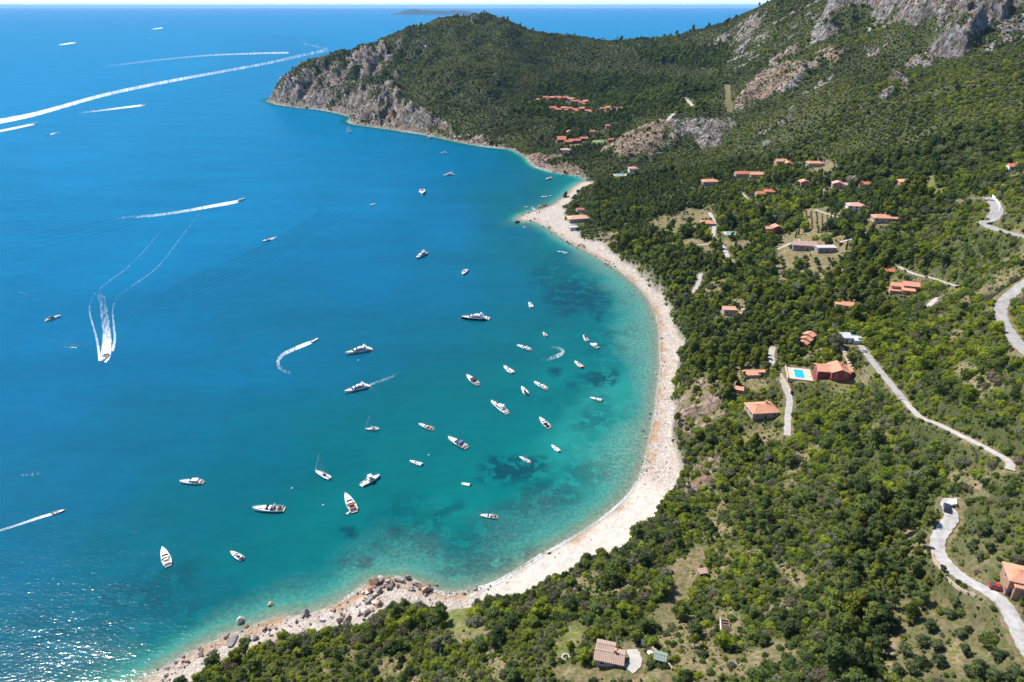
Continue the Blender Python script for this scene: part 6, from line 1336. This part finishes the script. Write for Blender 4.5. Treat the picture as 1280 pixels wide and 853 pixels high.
def shore_rocks(path, n, spread, smin, smax, kinds, where, seed):
    g = random.Random(seed); pl = smooth_line(path, 12); res = []
    for i in range(n):
        q = pl[g.randrange(len(pl))]; s = smin + (smax - smin) * g.random() ** 2.2
        res.append((q[0] + g.uniform(-1, 1) * spread[0], q[1] + g.uniform(-1, 1) * spread[1], s, g.choice(kinds), g.random()))
    return res
small = []
ZONES = [([(470,738),(490,730),(520,732),(545,740)],48,(9,7),1.5,5.4,['pink','pink','rust','grey'],'the rocky point',11), ([(452,748),(468,752),(450,772),(420,780)],38,(12,8),1.2,4.4,['pink','pink','white','rust'],'the hollow beside the rocky point',12), ([(200,846),(240,824),(290,802),(340,786),(400,774),(440,758)],90,(10,8),.9,3.0,['pink','pink','grey','rust','white'],'the lower shore',13),
 ([(545,742),(580,742),(610,736)],16,(8,4),1.0,2.6,['pink','grey','rust'],'the foot of the beach',14), ([(655,275),(680,282),(710,300),(740,318),(770,335)],46,(5,4),1.4,4.2,['grey','pink','dark','grey'],'the stony shore below the spit',15), ([(655,272),(672,264),(695,256)],22,(6,3),1.6,4.6,['grey','pink','white'],'the rocky spit',16),
 ([(812,372),(822,400),(826,450),(822,500),(812,560),(800,600)],60,(9,10),.7,1.9,['rust','white','grey','pink','rust'],'the stony middle of the beach',17), ([(660,200),(690,215),(722,222)],14,(4,2),2.0,5.0,['rust','white','grey'],'the far cove',18)]
for path, n, sp, s0, s1, ks, wh, sd_ in ZONES:
    r = shore_rocks(path, n, sp, s0, s1, ks, wh, sd_); r.sort(key=lambda q: -q[2]); cnt = {}
    for px, py, s, k, u in r:
        c = cnt[k] = cnt.get(k, 0) + 1
        nth = ['largest', 'second largest', 'third largest', 'fourth largest', 'fifth largest', 'sixth largest', 'seventh largest', 'eighth largest', 'ninth largest', 'tenth largest'][c - 1] if c <= 10 else None
        col = {'pink': 'pinkish', 'grey': 'grey', 'rust': 'rust brown', 'dark': 'dark', 'white': 'whitish'}[k]
        lb = f"{nth} {col} boulder on {wh}" if nth else f"smaller {col} boulder among the others on {wh}"
        boulder(px, py, s, s * (.65 + .3 * u), s * (.5 + .25 * u), k, lb, 'boulders along the shore')
# cobbles and flotsam too many to count
def cobbles():
    g = np.random.default_rng(9); n = 26000
    X = g.uniform(-130, 130, n * 3); Y = g.uniform(95, 640, n * 3); cdv = bil(CD, X, Y); bb = bil(blur(beach, 1), X, Y)
    px, py = project(X, Y, np.zeros_like(X)); pr = np.clip(.55 + 1.6 * fbm(X, Y, 9, 3, 201), 0.03, 1) * np.where((py > 600) & (px > 620), .12, 1.0) * np.where(cdv < 4, 1.3, .8)
    ok = (((bb > .6) & (cdv > -1)) | ((cdv < 0) & (cdv > -6) & (g.random(len(X)) < .35))) & (g.random(len(X)) < pr); X, Y = X[ok][:n], Y[ok][:n]; z = bil(HT, X, Y); k = len(X)
    s = (.16 + .55 * g.random(k) ** 4)[:, None] * g.uniform(.7, 1.2, (k, 3)); s[:, 2] *= .7
    rt = np.stack([g.uniform(-.3, .3, k), g.uniform(-.3, .3, k), g.uniform(0, 6.28, k)], 1)
    ms = [SM[a][i] for a in ('white', 'pink', 'grey', 'rust') for i in range(2)]
    scatter('shingle', 'loose cobbles and stones of the shingle beach', np.stack([X, Y, z], 1), s, rt, g.choice(8, k, p=[.22, .2, .17, .13, .08, .08, .06, .06]), proto_objs(ms))
    # loose rocks on the crags and cliffs
    X = g.uniform(-560, 900, 60000); Y = g.uniform(780, 1800, 60000); ra = bil(rockA, X, Y); ok = (g.random(len(X)) < ra * .16); X, Y = X[ok], Y[ok]; z = bil(HT, X, Y); k = len(X)
    s = (.7 + 2.2 * g.random(k) ** 3)[:, None] * g.uniform(.7, 1.3, (k, 3))
    scatter('crag_rubble', 'loose blocks scattered over the crags and sea cliffs', np.stack([X, Y, z], 1), s, np.stack([g.uniform(-.5, .5, k), g.uniform(-.5, .5, k), g.uniform(0, 6.28, k)], 1), g.choice(6, k), proto_objs([SM[a][i] for a in ('pink', 'grey', 'grey') for i in range(2)]))
cobbles()
# ================================================================== FAR ISLAND AND HAZE
def island():
    c = sea_at(543, 18.6); W = (sea_at(605, 18.6) - sea_at(480, 18.6))[0] / 2; n, m_ = 90, 24; v = []
    for j in range(m_):
        for i in range(n):
            x = (i / (n - 1) * 2 - 1); y = (j / (m_ - 1) * 2 - 1)
            h = max(0, (1 - abs(x) ** 2.2)) * max(0, 1 - y * y) * (.55 + .5 * math.exp(-((x + .58) / .22) ** 2) + .18 * math.exp(-((x - .55) / .25) ** 2) + .25 * float(vnoise(np.array([x * 9.0]), np.array([y * 3.0]), 4)[0]))
            v.append((c[0] + x * W, c[1] + 900 + y * 900, -6 + h * 175 * c[1] / 20000))
    f = [(j * n + i, j * n + i + 1, (j + 1) * n + i + 1, (j + 1) * n + i) for j in range(m_ - 1) for i in range(n - 1)]
    o = link_mesh('island', mesh_np('island', v, f, [STONE_GREEN], True)); tag(o, 'low wooded island on the horizon', kind='structure')
STONE_GREEN = stone_material('island_scrub', (.012, .022, .012), (.025, .04, .022), (.05, .06, .04))
island()
def haze():
    b = MB(); x, y0, y1 = 95000, -600, 101500; b.box((0, (y0 + y1) / 2, 165), (2 * x, y1 - y0, 370))
    m, t, p = mat('haze'); t.nodes.remove(p); vp = N(t, 'ShaderNodeVolumePrincipled'); vp.inputs['Color'].default_value = (.28, .60, 1.0, 1); vp.inputs['Density'].default_value = 2.4e-5; vp.inputs['Anisotropy'].default_value = 0.1
    L(t, vp.outputs[0], t.nodes['Material Output'].inputs['Volume']); o = b.obj('haze', m); tag(o, kind='stuff')
HAZE = True
if HAZE: haze()
